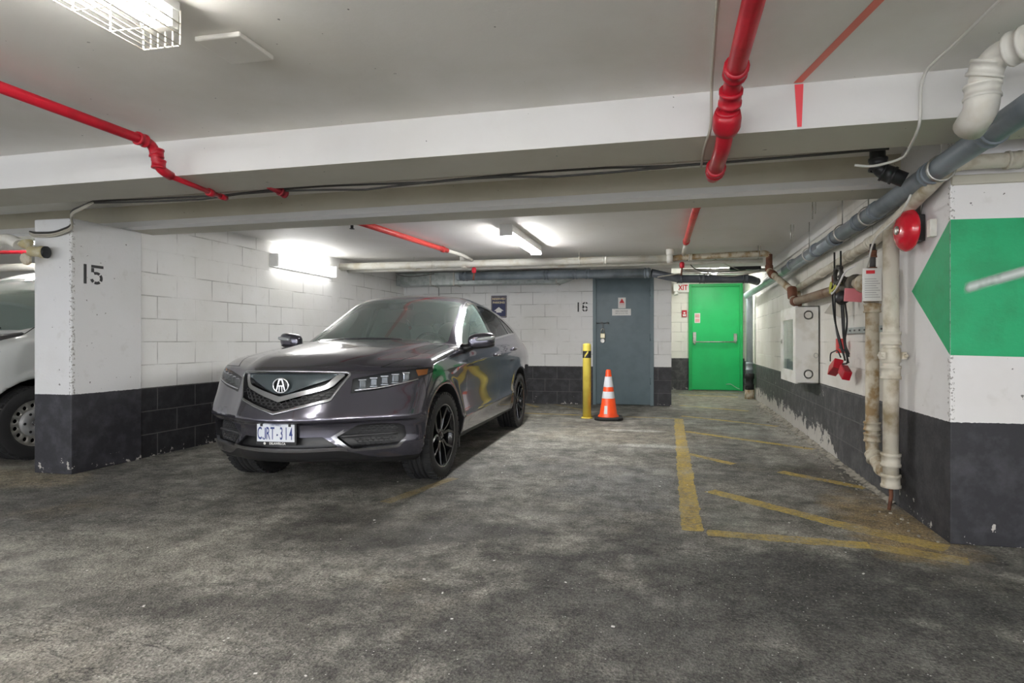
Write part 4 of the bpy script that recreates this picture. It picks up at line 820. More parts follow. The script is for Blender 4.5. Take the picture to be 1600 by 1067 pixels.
def nets(fn, lo, hi, h):
    """surface nets on a regular grid -> vertices, triangles (outward)"""
    n = [int(round((hi[i]-lo[i])/h))+1 for i in range(3)]
    ax = [lo[i]+h*np.arange(n[i]) for i in range(3)]
    X, Y, Z = np.meshgrid(*ax, indexing='ij'); V = fn(X, Y, Z)
    S = V < 0
    c = np.zeros([k-1 for k in n], int)
    for i in (0,1):
        for j in (0,1):
            for k in (0,1): c += S[i:n[0]-1+i, j:n[1]-1+j, k:n[2]-1+k]
    act = (c > 0) & (c < 8); idx = -np.ones(act.shape, int); idx[act] = np.arange(act.sum())
    I, J, K = np.nonzero(act); acc = np.zeros((len(I),3)); cnt = np.zeros(len(I))
    cor = [(i,j,k) for i in (0,1) for j in (0,1) for k in (0,1)]
    for a in cor:
        for d in range(3):
            if a[d]: continue
            b = list(a); b[d] = 1
            va = V[I+a[0],J+a[1],K+a[2]]; vb = V[I+b[0],J+b[1],K+b[2]]; m = (va < 0) != (vb < 0)
            t = np.where(m, va/np.where(m, va-vb, 1), 0)
            p = np.stack([a[0]+0*t, a[1]+0*t, a[2]+0*t], 1); p[:, d] += t
            acc[m] += p[m]; cnt[m] += 1
    P = acc/cnt[:,None]; P = np.array(lo)+h*(P+np.stack([I,J,K],1))
    quads = []
    for d in range(3):
        e1, e2 = [(1,2),(2,0),(0,1)][d]
        sl = [slice(1,n[q]-1) for q in range(3)]; sl[d] = slice(0,n[d]-1)
        A = S[tuple(sl)]; sl2 = list(sl); sl2[d] = slice(1,n[d]); Bv = S[tuple(sl2)]
        m = A != Bv; q = np.stack(np.nonzero(m),1); off = [1,1,1]; off[d] = 0; q = q+np.array(off); inside = A[m]
        def cell(s1, s2):
            r = q.copy(); r[:,e1] -= s1; r[:,e2] -= s2; return idx[r[:,0],r[:,1],r[:,2]]
        qq = np.stack([cell(1,1),cell(0,1),cell(0,0),cell(1,0)],1)
        qq[~inside] = qq[~inside][:, ::-1]; quads.append(qq)
    Q = np.concatenate(quads); Q = Q[(Q >= 0).all(1)]
    T = np.concatenate([Q[:,[0,1,2]], Q[:,[0,2,3]]])
    for _ in range(4):
        g = grad(fn, P, .003); f = fn(P[:,0],P[:,1],P[:,2]); g2 = np.maximum((g*g).sum(1), .05)
        P = P - np.clip(f/g2, -.02, .02)[:,None]*g
    return P, T
def sdpoly(poly, a, b):
    """signed distance (negative inside) of points (a,b) to a polygon"""
    P = np.array(poly, float); d = np.full(a.shape, 1e9); s = np.ones(a.shape); n = len(P)
    for i in range(n):
        p, q = P[i], P[i-1]; e = q-p; wx, wy = a-p[0], b-p[1]
        t = np.clip((wx*e[0]+wy*e[1])/(e@e), 0, 1); bx, by = wx-e[0]*t, wy-e[1]*t
        d = np.minimum(d, bx*bx+by*by)
        c1 = b >= p[1]; c2 = b < q[1]; c3 = e[0]*wy > e[1]*wx
        s = np.where((c1&c2&c3)|(~c1&~c2&~c3), -s, s)
    return s*np.sqrt(d)
class Skin:
    """triangle skin that can be cut along the zero line of a field and split into regions"""
    def __init__(s, fn, P, T): s.fn, s.P, s.T, s.reg = fn, P, T, np.zeros(len(T), int)
    def cut(s, field, new, where=None, mask=None):
        """triangles of the regions in `where` on the negative side of field(x,y,z) become region `new`"""
        sel = np.ones(len(s.T), bool) if where is None else np.isin(s.reg, where)
        if mask is not None:
            c = s.P[s.T].mean(1); sel &= mask(c[:,0], c[:,1], c[:,2])
        d = field(s.P[:,0], s.P[:,1], s.P[:,2]); d = np.where(np.abs(d) < 2e-4, 2e-4, d)
        neg = d[s.T] < 0; k = neg.sum(1)
        cross = sel & (k > 0) & (k < 3)
        s.reg[sel & (k == 3)] = new
        if not cross.any(): return
        # every crossed edge gets one new point (also on the unselected side, so no cracks open)
        E = np.concatenate([s.T[cross][:,[0,1]], s.T[cross][:,[1,2]], s.T[cross][:,[2,0]]]); E.sort(1)
        E = E[(d[E[:,0]] < 0) != (d[E[:,1]] < 0)]; E = np.unique(E, axis=0)
        t = d[E[:,0]]/(d[E[:,0]]-d[E[:,1]]); NP = s.P[E[:,0]]+(s.P[E[:,1]]-s.P[E[:,0]])*t[:,None]
        g = grad(s.fn, NP, .003); f = s.fn(NP[:,0],NP[:,1],NP[:,2]); NP = NP-np.clip(f/np.maximum((g*g).sum(1), .05), -.004, .004)[:,None]*g
        key = {(int(a), int(b)): len(s.P)+i for i, (a, b) in enumerate(E)}
        s.P = np.concatenate([s.P, NP]); d = np.concatenate([d, np.zeros(len(NP))])
        eset = set(key); keep = []; nt = []; nr = []
        cand = np.zeros(len(s.T), bool); onv = np.zeros(len(d), bool); onv[E.ravel()] = True
        cand = onv[s.T].sum(1) >= 2
        for ti in np.nonzero(cand)[0]:
            a, b, c = (int(q) for q in s.T[ti]); r = s.reg[ti]; selt = cross[ti]
            m = [key.get((min(p,q), max(p,q))) for p, q in ((a,b),(b,c),(c,a))]; nm = sum(x is not None for x in m)
            if nm == 0: continue
            keep.append(ti); V = [a,b,c]
            if nm == 2:
                i = [j for j in range(3) if m[j] is None][0]      # edge i..i+1 uncut, apex = i+2
                A, B, Cx = V[i], V[(i+1)%3], V[(i+2)%3]; mb, mc = m[(i+1)%3], m[(i+2)%3]
                tr = [(Cx,mc,mb),(A,B,mb),(A,mb,mc)]; sg = [d[Cx], d[A], d[A]]
            elif nm == 1:
                i = [j for j in range(3) if m[j] is not None][0]; A, B, Cx = V[i], V[(i+1)%3], V[(i+2)%3]
                tr = [(A,m[i],Cx),(m[i],B,Cx)]; sg = [d[A], d[B]]
            else: keep.pop(); continue
            for q, w in zip(tr, sg): nt.append(q); nr.append(new if (selt and w < 0) else r)
        ok = np.ones(len(s.T), bool); ok[keep] = False
        s.T = np.concatenate([s.T[ok], np.array(nt, int)]); s.reg = np.concatenate([s.reg[ok], np.array(nr, int)])
# ---------------------------------------------------------------- turning skin regions into objects
def smooth_obj(name, V, F, Nn, mat, parent):
    me = bpy.data.meshes.new(name); me.from_pydata([tuple(map(float, p)) for p in V], [], [tuple(map(int, f)) for f in F])
    me.polygons.foreach_set('use_smooth', [True]*len(me.polygons)); me.materials.append(mat); me.update()
    if Nn is not None:
        me.normals_split_custom_set_from_vertices([tuple(map(float, n)) for n in Nn])
    o = bpy.data.objects.new(name, me); COL.objects.link(o); o.parent = parent; WLOC[o.name] = (0,0,0); return o
class Parts:
    def __init__(s, sk): 
        s.sk = sk; g = grad(sk.fn, sk.P, .004); s.N = g/np.maximum(np.linalg.norm(g, axis=1), 1e-6)[:,None]; s.cen = sk.P[sk.T].mean(1)
    def sub(s, reg, mask=None):
        m = np.isin(s.sk.reg, reg)
        if mask is not None: m &= mask(s.cen[:,0], s.cen[:,1], s.cen[:,2])
        T = s.sk.T[m]; u, inv = np.unique(T, return_inverse=True); return s.sk.P[u], inv.reshape(T.shape), s.N[u]
    def obj(s, name, reg, mat, parent, mask=None, push=0., axis=None, rim=False, back=0.):
        V, F, Nn = s.sub(reg, mask)
        if len(F) == 0: print('empty region', name); return None
        d = -Nn*push if axis is None else np.array(axis)[None,:]*push
        V2 = V + d
        o_V, o_F, o_N = V2, F, Nn
        if rim or back:
            E = np.concatenate([F[:,[0,1]],F[:,[1,2]],F[:,[2,0]]]); key = np.sort(E,1); u, i, c = np.unique(key, axis=0, return_index=True, return_counts=True)
            B = E[i[c == 1]]; n0 = len(V2)
            V0 = V if rim else V2 - Nn*back
            vi = np.unique(B); mp = {int(a): k for k, a in enumerate(vi)}
            top = n0+np.array([[mp[int(a)], mp[int(b)]] for a, b in B]); bot = top+len(vi)
            Q = np.concatenate([np.stack([top[:,0],top[:,1],bot[:,1]],1), np.stack([top[:,0],bot[:,1],bot[:,0]],1)])
            if not rim: Q = Q[:, ::-1]
            c0 = V2[vi].mean(0); nw = (c0-V2[vi]) if rim else (V2[vi]-c0); nw /= np.maximum(np.linalg.norm(nw,axis=1),1e-6)[:,None]
            o_V = np.concatenate([V2, V0[vi], V2[vi]]); o_F = np.concatenate([F, Q]); o_N = np.concatenate([Nn, nw, nw])
        return smooth_obj(name, o_V, o_F, o_N, mat, parent)
def inset(poly_sd, d): return lambda *a: poly_sd(*a) + d
def mirror_poly(h): return [(a, b) for a, b in h] + [(-a, b) for a, b in h[::-1] if abs(a) > 1e-6]

m_seat = M('light seat leather', (.60,.61,.58), .55)
m_trimk = M('black trim', (.012,.012,.013), .35)
m_well = M('wheel well felt', (.008,.008,.009), .9)
m_tyre = M('tyre rubber', (.020,.020,.021), .7, bump=.25, bscale=70)
m_rimk = M('black alloy', (.015,.015,.017), .22, .3, coat=.5)
m_mach = M('machined alloy edge', (.45,.46,.48), .25, 1.)
m_glassT = thin_glass('green tinted glass', (.72,.94,.87), 0, 2.2, .20)
m_glassP = thin_glass('dark privacy glass', (.26,.28,.28), 0, 2.0)
m_lens = thin_glass('clear lens', (.93,.95,.96), 0, 1.4)

def wheel(root, c, side, r, w, rimr, style='spokes', steer=0.):
    """wheel lying in the car's xz plane at c; side=+1 faces +y"""
    wo = bpy.data.objects.new('wheel', None); COL.objects.link(wo); wo.parent = root; wo.location = c; wo.rotation_euler = (0,0,steer); WLOC[wo.name] = (0,0,0); wo.empty_display_size = .1
    s = side; ax = (0, s, 0)
    prof = [(rimr-.008,-w*.47),(rimr+.01,-w*.5),(r*.86,-w*.53),(r*.955,-w*.50),(r*.985,-w*.43),(r,-w*.30),(r,-w*.20),(r-.010,-w*.19),(r-.010,-w*.165),(r,-w*.155),(r,-w*.02),(r-.010,-w*.012),(r-.010,w*.012),(r,w*.02),(r,w*.155),(r-.010,w*.165),(r-.010,w*.19),(r,w*.20),(r,w*.30),(r*.985,w*.43),(r*.955,w*.50),(r*.90,w*.525),(r*.88,w*.522),(r*.865,w*.53),(rimr+.02,w*.515),(rimr+.006,w*.49),(rimr-.006,w*.46)]
    mb = MB(); mb.lathe(prof, (0,0,0), ax, 56, caps=False)
    for k in range(44):                                            # shoulder tread blocks
        a = 2*PI*k/44
        for q in (-1,1):
            ca, sa = math.cos(a), math.sin(a); m3 = Matrix(((ca,0,-sa),(0,1,0),(sa,0,ca)))
            mb.obox((r*.985*ca, q*w*.40, r*.985*sa), (.018,w*.2,r*.10), m3)
    mb.build('tyre', m_tyre, wo)
    if style == 'spokes':
        mb = MB(); mb.lathe([(rimr,-w*.45),(rimr-.012,-w*.40),(rimr-.018,w*.2),(rimr-.010,w*.40),(rimr+.004,w*.47),(rimr+.010,w*.485),(rimr+.010,w*.44),(rimr,-w*.44)], (0,0,0), ax, 56, caps=False)
        rim = mb.build('rim', m_rimk, wo)
        lab(MB().lathe([(rimr-.002,w*.468),(rimr+.006,w*.492),(rimr+.0115,w*.490)], (0,0,0), ax, 56, caps=False).build('rim_edge', m_mach, rim), 'thin bare metal edge of the black rim')
        for k in range(5):
            sp = MB(); ed = MB()
            for q in (-1, 1):
                a0 = 2*PI*k/5+PI/2+q*.13; a1 = 2*PI*k/5+PI/2+q*.36
                pts = [(math.cos(a0)*.055, w*.34, math.sin(a0)*.055), (math.cos(2*PI*k/5+PI/2+q*.17)*rimr*.55, w*.385, math.sin(2*PI*k/5+PI/2+q*.17)*rimr*.55), (math.cos(a1)*(rimr-.006), w*.44, math.sin(a1)*(rimr-.006))]
                for (p, n_) in zip(pts[:-1], pts[1:]):
                    p = Vector((p[0], s*p[1], p[2])); n_ = Vector((n_[0], s*n_[1], n_[2])); d = (n_-p); L = d.length; d.normalize(); t = d.cross(Vector((0,1,0))).normalized(); m3 = Matrix((d, t.cross(d), t)).transposed()
                    sp.obox((p+n_)/2-Vector((0,s*.012,0)), (L+.008,.035,.017), m3)
                    ed.obox((p+n_)/2+Vector((0,s*.0065,0)) + t*(.0075*q*(1)), (L,.003,.0022), m3)
            sp.build('spoke', m_rimk, wo, bevel=.003); ed.build('spoke_edge', m_mach, wo)
        mb = MB(); mb.lathe([(.062,w*.1),(.064,w*.32),(.050,w*.345),(.031,w*.36),(.030,w*.385),(.012,w*.392),(0,w*.392)], (0,0,0), ax, 28)
        for k in range(5):
            a = 2*PI*(k+.5)/5+PI/2; mb.cyl((math.cos(a)*.046,s*w*.33,math.sin(a)*.046),(math.cos(a)*.046,s*w*.365,math.sin(a)*.046),.010,8)
        hb = mb.build('hub', m_rimk, wo)
        mb = MB(); mb.lathe([(.024,w*.392),(.022,w*.400),(.0195,w*.394)], (0,0,0), ax, 20, caps=False); mb.ribbon([(-.012,-.012),(0,.014),(.012,-.012)], .005, (0,s*w*.394,0), (-s,0,0), (0,0,1), (0,s*.004,0)); mb.build('cap_badge', m_mach, hb)
    else:                                                          # pressed steel wheel with round holes
        mb = MB(); R0 = rimr
        mb.lathe([(R0,-w*.45),(R0-.012,-w*.35),(R0-.015,w*.3),(R0-.002,w*.40),(R0+.008,w*.47),(R0+.010,w*.43),(R0,-w*.44)], (0,0,0), ax, 56, caps=False)
        nh = 15; rings = []
        # disc with 15 holes, built as a strip of cells
        hr = .0205; rc = R0*.74; nn = 12; seg = nh
        for k in range(nh):
            a = 2*PI*(k+.5)/nh; da_ = PI/nh
            inn = [(R0*.55, a-da_),(R0*.55, a-da_*.33),(R0*.55, a+da_*.33),(R0*.55, a+da_)]; out = [(R0*.97, a+da_),(R0*.97, a+da_*.33),(R0*.97, a-da_*.33),(R0*.97, a-da_)]
            hexo = [inn[0],inn[1],inn[2],inn[3],((R0*.69), a+da_),((R0*.83), a+da_)]+out+[((R0*.83), a-da_),((R0*.69), a-da_)]
            hy = lambda rr: s*w*(.30 + .06*math.sin(min(max((rr-R0*.55)/(R0*.42),0),1)*PI))
            O_ = [(rr*math.cos(t_), hy(rr), rr*math.sin(t_)) for rr, t_ in hexo]; n_ = len(O_)
            cxx, czz = rc*math.cos(a), rc*math.sin(a); ring = []
            for (x_,y_,z_) in O_:
                dx, dz = x_-cxx, z_-czz; L = math.hypot(dx,dz); ring.append((cxx+dx/L*hr, hy(rc)+s*.001, czz+dz/L*hr))
            deep = [(x_, y_-s*.015, z_) for x_,y_,z_ in ring]
            mb.add(O_+ring+deep, [(i,(i+1)%n_,n_+(i+1)%n_,n_+i) for i in range(n_)]+[(n_+i,n_+(i+1)%n_,2*n_+(i+1)%n_,2*n_+i) for i in range(n_)], True)
        mb.build('rim', m_steelw, wo)
        mb = MB(); mb.lathe([(R0*.56,w*.29),(R0*.53,w*.33),(R0*.50,w*.38),(R0*.34,w*.42),(.036,w*.42),(.034,w*.40),(0,w*.40)], (0,0,0), ax, 40, caps=False)
        hb = mb.build('hub_cap', m_hubc, wo)
        mb = MB()
        for k in range(6):
            a = 2*PI*k/6; mb.lathe([(.013,w*.425),(.012,w*.426),(0,w*.40)], (math.cos(a)*R0*.42,0,math.sin(a)*R0*.42), ax, 10)
        mb.build('bolt_hole', m_well, hb)
        mb = MB(); mb.lathe([(.030,w*.402),(.028,w*.412),(.025,w*.404)], (0,0,0), ax, 24, caps=False)
        for k in range(3):
            a = PI/2+2*PI*k/3; mb.ribbon([(0,0),(math.cos(a)*.026,math.sin(a)*.026)], .005, (0,s*w*.403,0), (-s,0,0), (0,0,1), (0,s*.004,0))
        mb.build('cap_badge', m_mach, hb)
        MB().lathe([(R0*.97,-w*.1),(0,-w*.1)], (0,0,0), ax, 32).build('brake_backing', m_well, wo)
    return wo
# ---------------------------------------------------------------- the parked car
def paint(name, c, c2, metal=.75, rough=.15):
    t = NT(name); p = t.objc(); f = t.noise(p, 900, 2, .7)
    col = t.mix(t.ramp(f, .35, .7), c, c2); t.bsdf(col, rough, metal, coat=1.); return t.m
m_paint = paint('grey metallic paint', (.098,.095,.122,1), (.145,.140,.176,1))
P0, T0 = nets(body, (-3.80,-.96,.12), (1.0,.96,1.70), .016)
sk = Skin(body, P0, T0)
AY = np.abs
grP = mirror_poly([(0,.895),(.20,.893),(.392,.886),(.408,.876),(.41,.862),(.335,.700),(.315,.690),(0,.612)])
barO = mirror_poly([(0,.690),(.30,.775),(.325,.79),(.385,.872),(.335,.872),(.285,.808),(.262,.795),(0,.728)])
hlP = [(.425,.838),(.60,.876),(.80,.905),(.85,.908),(.86,.87),(.80,.815),(.62,.765),(.43,.738)]
fogP = [(.330,.447),(.470,.540),(.60,.546),(.725,.535),(.765,.505),(.775,.42),(.715,.347),(.60,.340),(.445,.338)]
inP = mirror_poly([(0,.452),(.285,.452),(.375,.385),(.375,.376),(0,.382)])
wsP = mirror_poly([(0,1.085),(.640,1.085),(.668,1.10),(.668,1.115),(.600,1.39),(.565,1.487),(.535,1.505),(.30,1.528),(0,1.535)])
rwP = mirror_poly([(0,1.10),(.60,1.10),(.62,1.13),(.53,1.36),(0,1.40)])
win1 = [(-.655,1.078),(-.76,1.147),(-.90,1.240),(-1.08,1.345),(-1.27,1.436),(-1.42,1.482),(-1.58,1.506),(-1.645,1.503),(-1.715,1.138)]
win2 = [(-1.785,1.142),(-1.73,1.500),(-1.95,1.500),(-2.20,1.478),(-2.42,1.442),(-2.50,1.420),(-2.625,1.198)]
win3 = [(-2.665,1.203),(-2.545,1.405),(-2.65,1.378),(-2.80,1.330),(-2.95,1.265),(-3.05,1.215)]
chP = [(-.605,1.055),(-.66,1.105),(-.90,1.270),(-1.08,1.372),(-1.27,1.462),(-1.42,1.508),(-1.58,1.530),(-1.95,1.527),(-2.20,1.503),(-2.50,1.448),(-2.68,1.392),(-2.83,1.342),(-2.98,1.272),(-3.10,1.207),(-2.62,1.178),(-1.75,1.118)]
dr1 = [(-.635,.285),(-.60,.50),(-.588,.75),(-.60,1.04),(-.66,1.11),(-.90,1.276),(-1.08,1.378),(-1.27,1.468),(-1.42,1.514),(-1.60,1.536),(-1.69,1.536),(-1.755,1.13),(-1.745,.85),(-1.715,.285)]
dr2 = [(-1.715,.285),(-1.745,.85),(-1.755,1.13),(-1.69,1.536),(-1.95,1.533),(-2.20,1.509),(-2.50,1.454),(-2.70,1.40),(-2.82,1.20),(-2.86,1.02),(-2.83,.86),(-2.68,.80),(-2.50,.72),(-2.35,.58),(-2.27,.40),(-2.24,.285)]
fr = lambda poly: (lambda x,y,z: sdpoly(poly, y, z))
fra = lambda poly: (lambda x,y,z: sdpoly(poly, AY(y), z))
sd = lambda poly: (lambda x,y,z: sdpoly(poly, x, z))
front = lambda x,y,z: x > .2
sidem = lambda x,y,z: AY(y) > .45
# 1 gap, 2 well, 3 chrome surround, 4..6 side glass, 7 windshield, 8 rear glass, 9 grille frame, 10 mesh, 11 bar, 12 upper panel, 13 headlight, 14 fog ring, 15 fog recess, 16 intake, 17 lip, 18 valance, 19 hood, 20 front door, 21 rear door, 22 bumper, 23 cowl, 24 tail light
sk.cut(lambda x,y,z: np.minimum(np.sqrt(x*x+(z-WHZ)**2), np.sqrt((x-WB)**2+(z-WHZ-.005)**2))-ARCH-.004, 2, [0])
hoodL = pchip([(1.0,.30),(.80,.375),(.70,.435),(.62,.50),(.50,.585),(.35,.655),(.20,.69),(-.1,.70),(-.38,.69),(-.6,.68)])
hoodf = lambda x,y,z: np.maximum(np.maximum(AY(y)-hoodL(x), (.905-.03*AY(y))-z), -.40-.0*x-x+.08*(1-AY(y)/.7))
up = lambda x,y,z: (z > .85) & (x > -.62)
sk.cut(lambda x,y,z: hoodf(x,y,z)-.0045, 1, [0], up); sk.cut(lambda x,y,z: hoodf(x,y,z)+.0045, 19, [1], up)
sk.cut(fr(wsP), 7, [0], lambda x,y,z: (x < -.15)&(x > -1.35))
sk.cut(lambda x,y,z: np.maximum(np.maximum(z-1.10, -.25-(x+.62)*0-x-.12+.0), AY(y)-.67), 23, [0,1], lambda x,y,z: (x > -.75)&(x < -.25)&(z > 1.0))
sk.cut(fr(rwP), 8, [0], lambda x,y,z: x < -3.2)
sk.cut(sd(chP), 3, [0], sidem)
for k, w_ in ((4,win1),(5,win2),(6,win3)): sk.cut(sd(w_), k, [3], sidem)
sk.cut(fr(grP), 9, [0,1,19], front); sk.cut(inset(fr(grP), .015), 10, [9], front)
sk.cut(fr(barO), 11, [10], front)
sk.cut(lambda x,y,z: .745+.42*np.maximum(AY(y)-.05,0)*.9-z, 12, [10], front)
sk.cut(fra(hlP), 13, [0,1,19], front)
sk.cut(fra(fogP), 14, [0], front); sk.cut(inset(fra(fogP), .019), 15, [14], front)
sk.cut(fr(inP), 16, [0], front)
vz = lambda x,y,z: z-(.352-.075*sstep(.36,.62,AY(y)))
sk.cut(lambda x,y,z: np.maximum(vz(x,y,z)-.024, AY(y)-.42), 17, [0], front)
sk.cut(vz, 18, [0,17], lambda x,y,z: x > .30)
sk.cut(lambda x,y,z: z-(.292+.0*x), 18, [0], lambda x,y,z: x < -.3)
for k, d_ in ((20,dr1),(21,dr2)):
    sk.cut(inset(sd(d_), -.0022), 1, [0], sidem); sk.cut(inset(sd(d_), .0022), k, [1], sidem)
bf = lambda x,y,z: np.maximum(.385+.06*(z-.8)-x, z-.915)
sk.cut(lambda x,y,z: bf(x,y,z)-.002, 1, [0], lambda x,y,z: x > .25); sk.cut(lambda x,y,z: bf(x,y,z)+.002, 22, [1], lambda x,y,z: x > .25)
sk.cut(sd([(-3.22,1.075),(-3.52,1.10),(-3.70,1.06),(-3.70,.95),(-3.45,.945),(-3.30,1.0)]), 24, [0], lambda x,y,z: (AY(y) > .40))
sk.cut(lambda x,y,z: np.abs(sdpoly([(-2.98,1.10),(-3.16,1.10),(-3.17,.95),(-3.0,.94)], x, z))-.002, 1, [0], lambda x,y,z: (y > .4))
pt = Parts(sk)
suv = thing('suv', 'dark grey sport utility car parked nose out beside the white block wall', 'car', (-2.645,4.25,0))
suv.rotation_euler = (0,0,math.atan2(-math.cos(math.atan(.045)), math.sin(math.atan(.045)))); WLOC[suv.name] = (0,0,0)
L = lambda x,y,z: y > 0
Rr_ = lambda x,y,z: y < 0
bodyo = pt.obj('body', [0], m_paint, suv)
pt.obj('panel_gap', [1], m_trimk, bodyo)
for xf in (lambda x,y,z: x > -1.4, lambda x,y,z: x <= -1.4):
    for m_ in (L, Rr_): pt.obj('wheel_well', [2], m_well, bodyo, lambda x,y,z: xf(x,y,z) & m_(x,y,z))
pt.obj('lower_cladding', [18], M('black bumper plastic', (.014,.014,.015), .5), bodyo)
pt.obj('hood', [19], m_paint, suv)
pt.obj('windshield', [7], m_glassT, suv); pt.obj('rear_window', [8], m_glassP, suv)
pt.obj('cowl', [23], m_trimk, suv, push=.004)
for m_ in (L, Rr_):
    d = pt.obj('front_door', [20], m_paint, suv, m_); pt.obj('window', [4], m_glassT, d, m_, push=.004)
    d = pt.obj('rear_door', [21], m_paint, suv, m_); pt.obj('window', [5,6], m_glassP, d, m_, push=.004)
    pt.obj('window_surround', [3], m_chrome, suv, m_)
    pt.obj('tail_light', [24], M('red lens', (.35,.01,.015), .12, coat=.6), suv, m_)
bump = pt.obj('front_bumper', [22], m_paint, suv)
pt.obj('bumper_lip', [17], M('satin silver trim', (.42,.42,.44), .25, .9), bump)
pt.obj('lower_intake', [16], m_trimk, bump, push=.04, axis=(-1,0,0), rim=True)
m_sil = M('brushed silver trim', (.62,.64,.67), .22, .95)
gr = pt.obj('grille', [10], m_trimk, suv, push=.035, axis=(-1,0,0), rim=True)
lab(pt.obj('grille_frame', [9], M('dark chrome', (.48,.48,.51), .12, 1.), gr, push=-.006, back=.04), 'polished frame round the grille')
lab(pt.obj('grille_bar', [11], m_sil, gr, push=.006, axis=(-1,0,0), back=.03), 'silver chevron bar across the grille')
pt.obj('grille_panel', [12], M('smoked grey panel', (.10,.125,.135), .2, .4, coat=.5), gr, push=.018, axis=(-1,0,0))
# honeycomb inside the grille: hexagon rims laid on the recessed skin
def surf_x(y, z):
    lo, hi = 0., 1.1
    for _ in range(30):
        mid = (lo+hi)/2
        if body(np.array([mid]), np.array([y]), np.array([z]))[0] < 0: lo = mid
        else: hi = mid
    return lo
def honeycomb(name, poly, cell, depth, lw, mat, parent, sgn=0):
    mb = MB(); ys = [p[0] for p in poly]; zs = [p[1] for p in poly]; dz = cell*1.0; dy = cell*1.9; r = 0; z = min(zs)
    while z < max(zs):
        y = min(ys) + (dy/2 if r % 2 else 0)
        while y < max(ys):
            if sdpoly(poly, np.array([y]), np.array([z]))[0] < -cell*.15:
                x = surf_x(y, z) - depth; rr = cell*.60; dyy = .01
                sx = max(-1.2, min(1.2, (surf_x(y+.02, z)-surf_x(y-.02, z))/.04))
                ring = [(x+sx*(1.55*rr*math.cos(PI/3*k)), y+1.55*rr*math.cos(PI/3*k), z+rr*math.sin(PI/3*k)) for k in range(6)]
                mb.sweep(ring, lw, 5, closed=True)
            y += dy
        z += dz; r += 1
    return mb.build(name, mat, parent)
rim_ = []
for (a, b), (c_, d_) in zip(grP, grP[1:]+grP[:1]):
    for k in range(8): y_ = a+(c_-a)*k/8; z_ = b+(d_-b)*k/8; y_ *= .985; z_ = .78+(z_-.78)*.985; rim_.append((surf_x(y_,z_)+.004, y_, z_))
MB().sweep(rim_, .0075, 8, closed=True).build('frame_bead', m_sil, gr)
m_mesh = M('satin black mesh', (.05,.05,.052), .3)
honeycomb('grille_mesh', mirror_poly([(0,.632),(.31,.70),(.335,.73),(.36,.79),(.30,.765),(0,.685)]), .021, .024, .0028, m_mesh, gr)
em = MB(); ex = surf_x(0,.798)+.004
oval = [(ex-.0+.0, .056*math.cos(a), .800+.048*math.sin(a)) for a in [2*PI*k/32 for k in range(32)]]
em.sweep(oval, .0062, 8, closed=True)
O3 = (ex-.004,0,.800)
for q in (-1,1):
    em.ribbon([(q*.032,-.038),(q*.010,.042)], .0095, O3, (0,-1,0), (0,0,1), (.008,0,0))
    em.ribbon([(q*.0085,-.002),(q*.0115,-.044)], .006, O3, (0,-1,0), (0,0,1), (.008,0,0))
em.ribbon([(-.019,-.002),(.019,-.002)], .007, O3, (0,-1,0), (0,0,1), (.008,0,0))
em.ribbon([(-.010,.042),(.010,.042)], .010, O3, (0,-1,0), (0,0,1), (.008,0,0))
emo = em.build('emblem', m_chrome, gr); lab(emo, 'chrome oval caliper emblem')
MB().lathe([(.052,-.006),(.052,0),(0,0)], (ex-.006,0,.80), (1,0,0), 28).build('emblem_backing', m_trimk, emo)
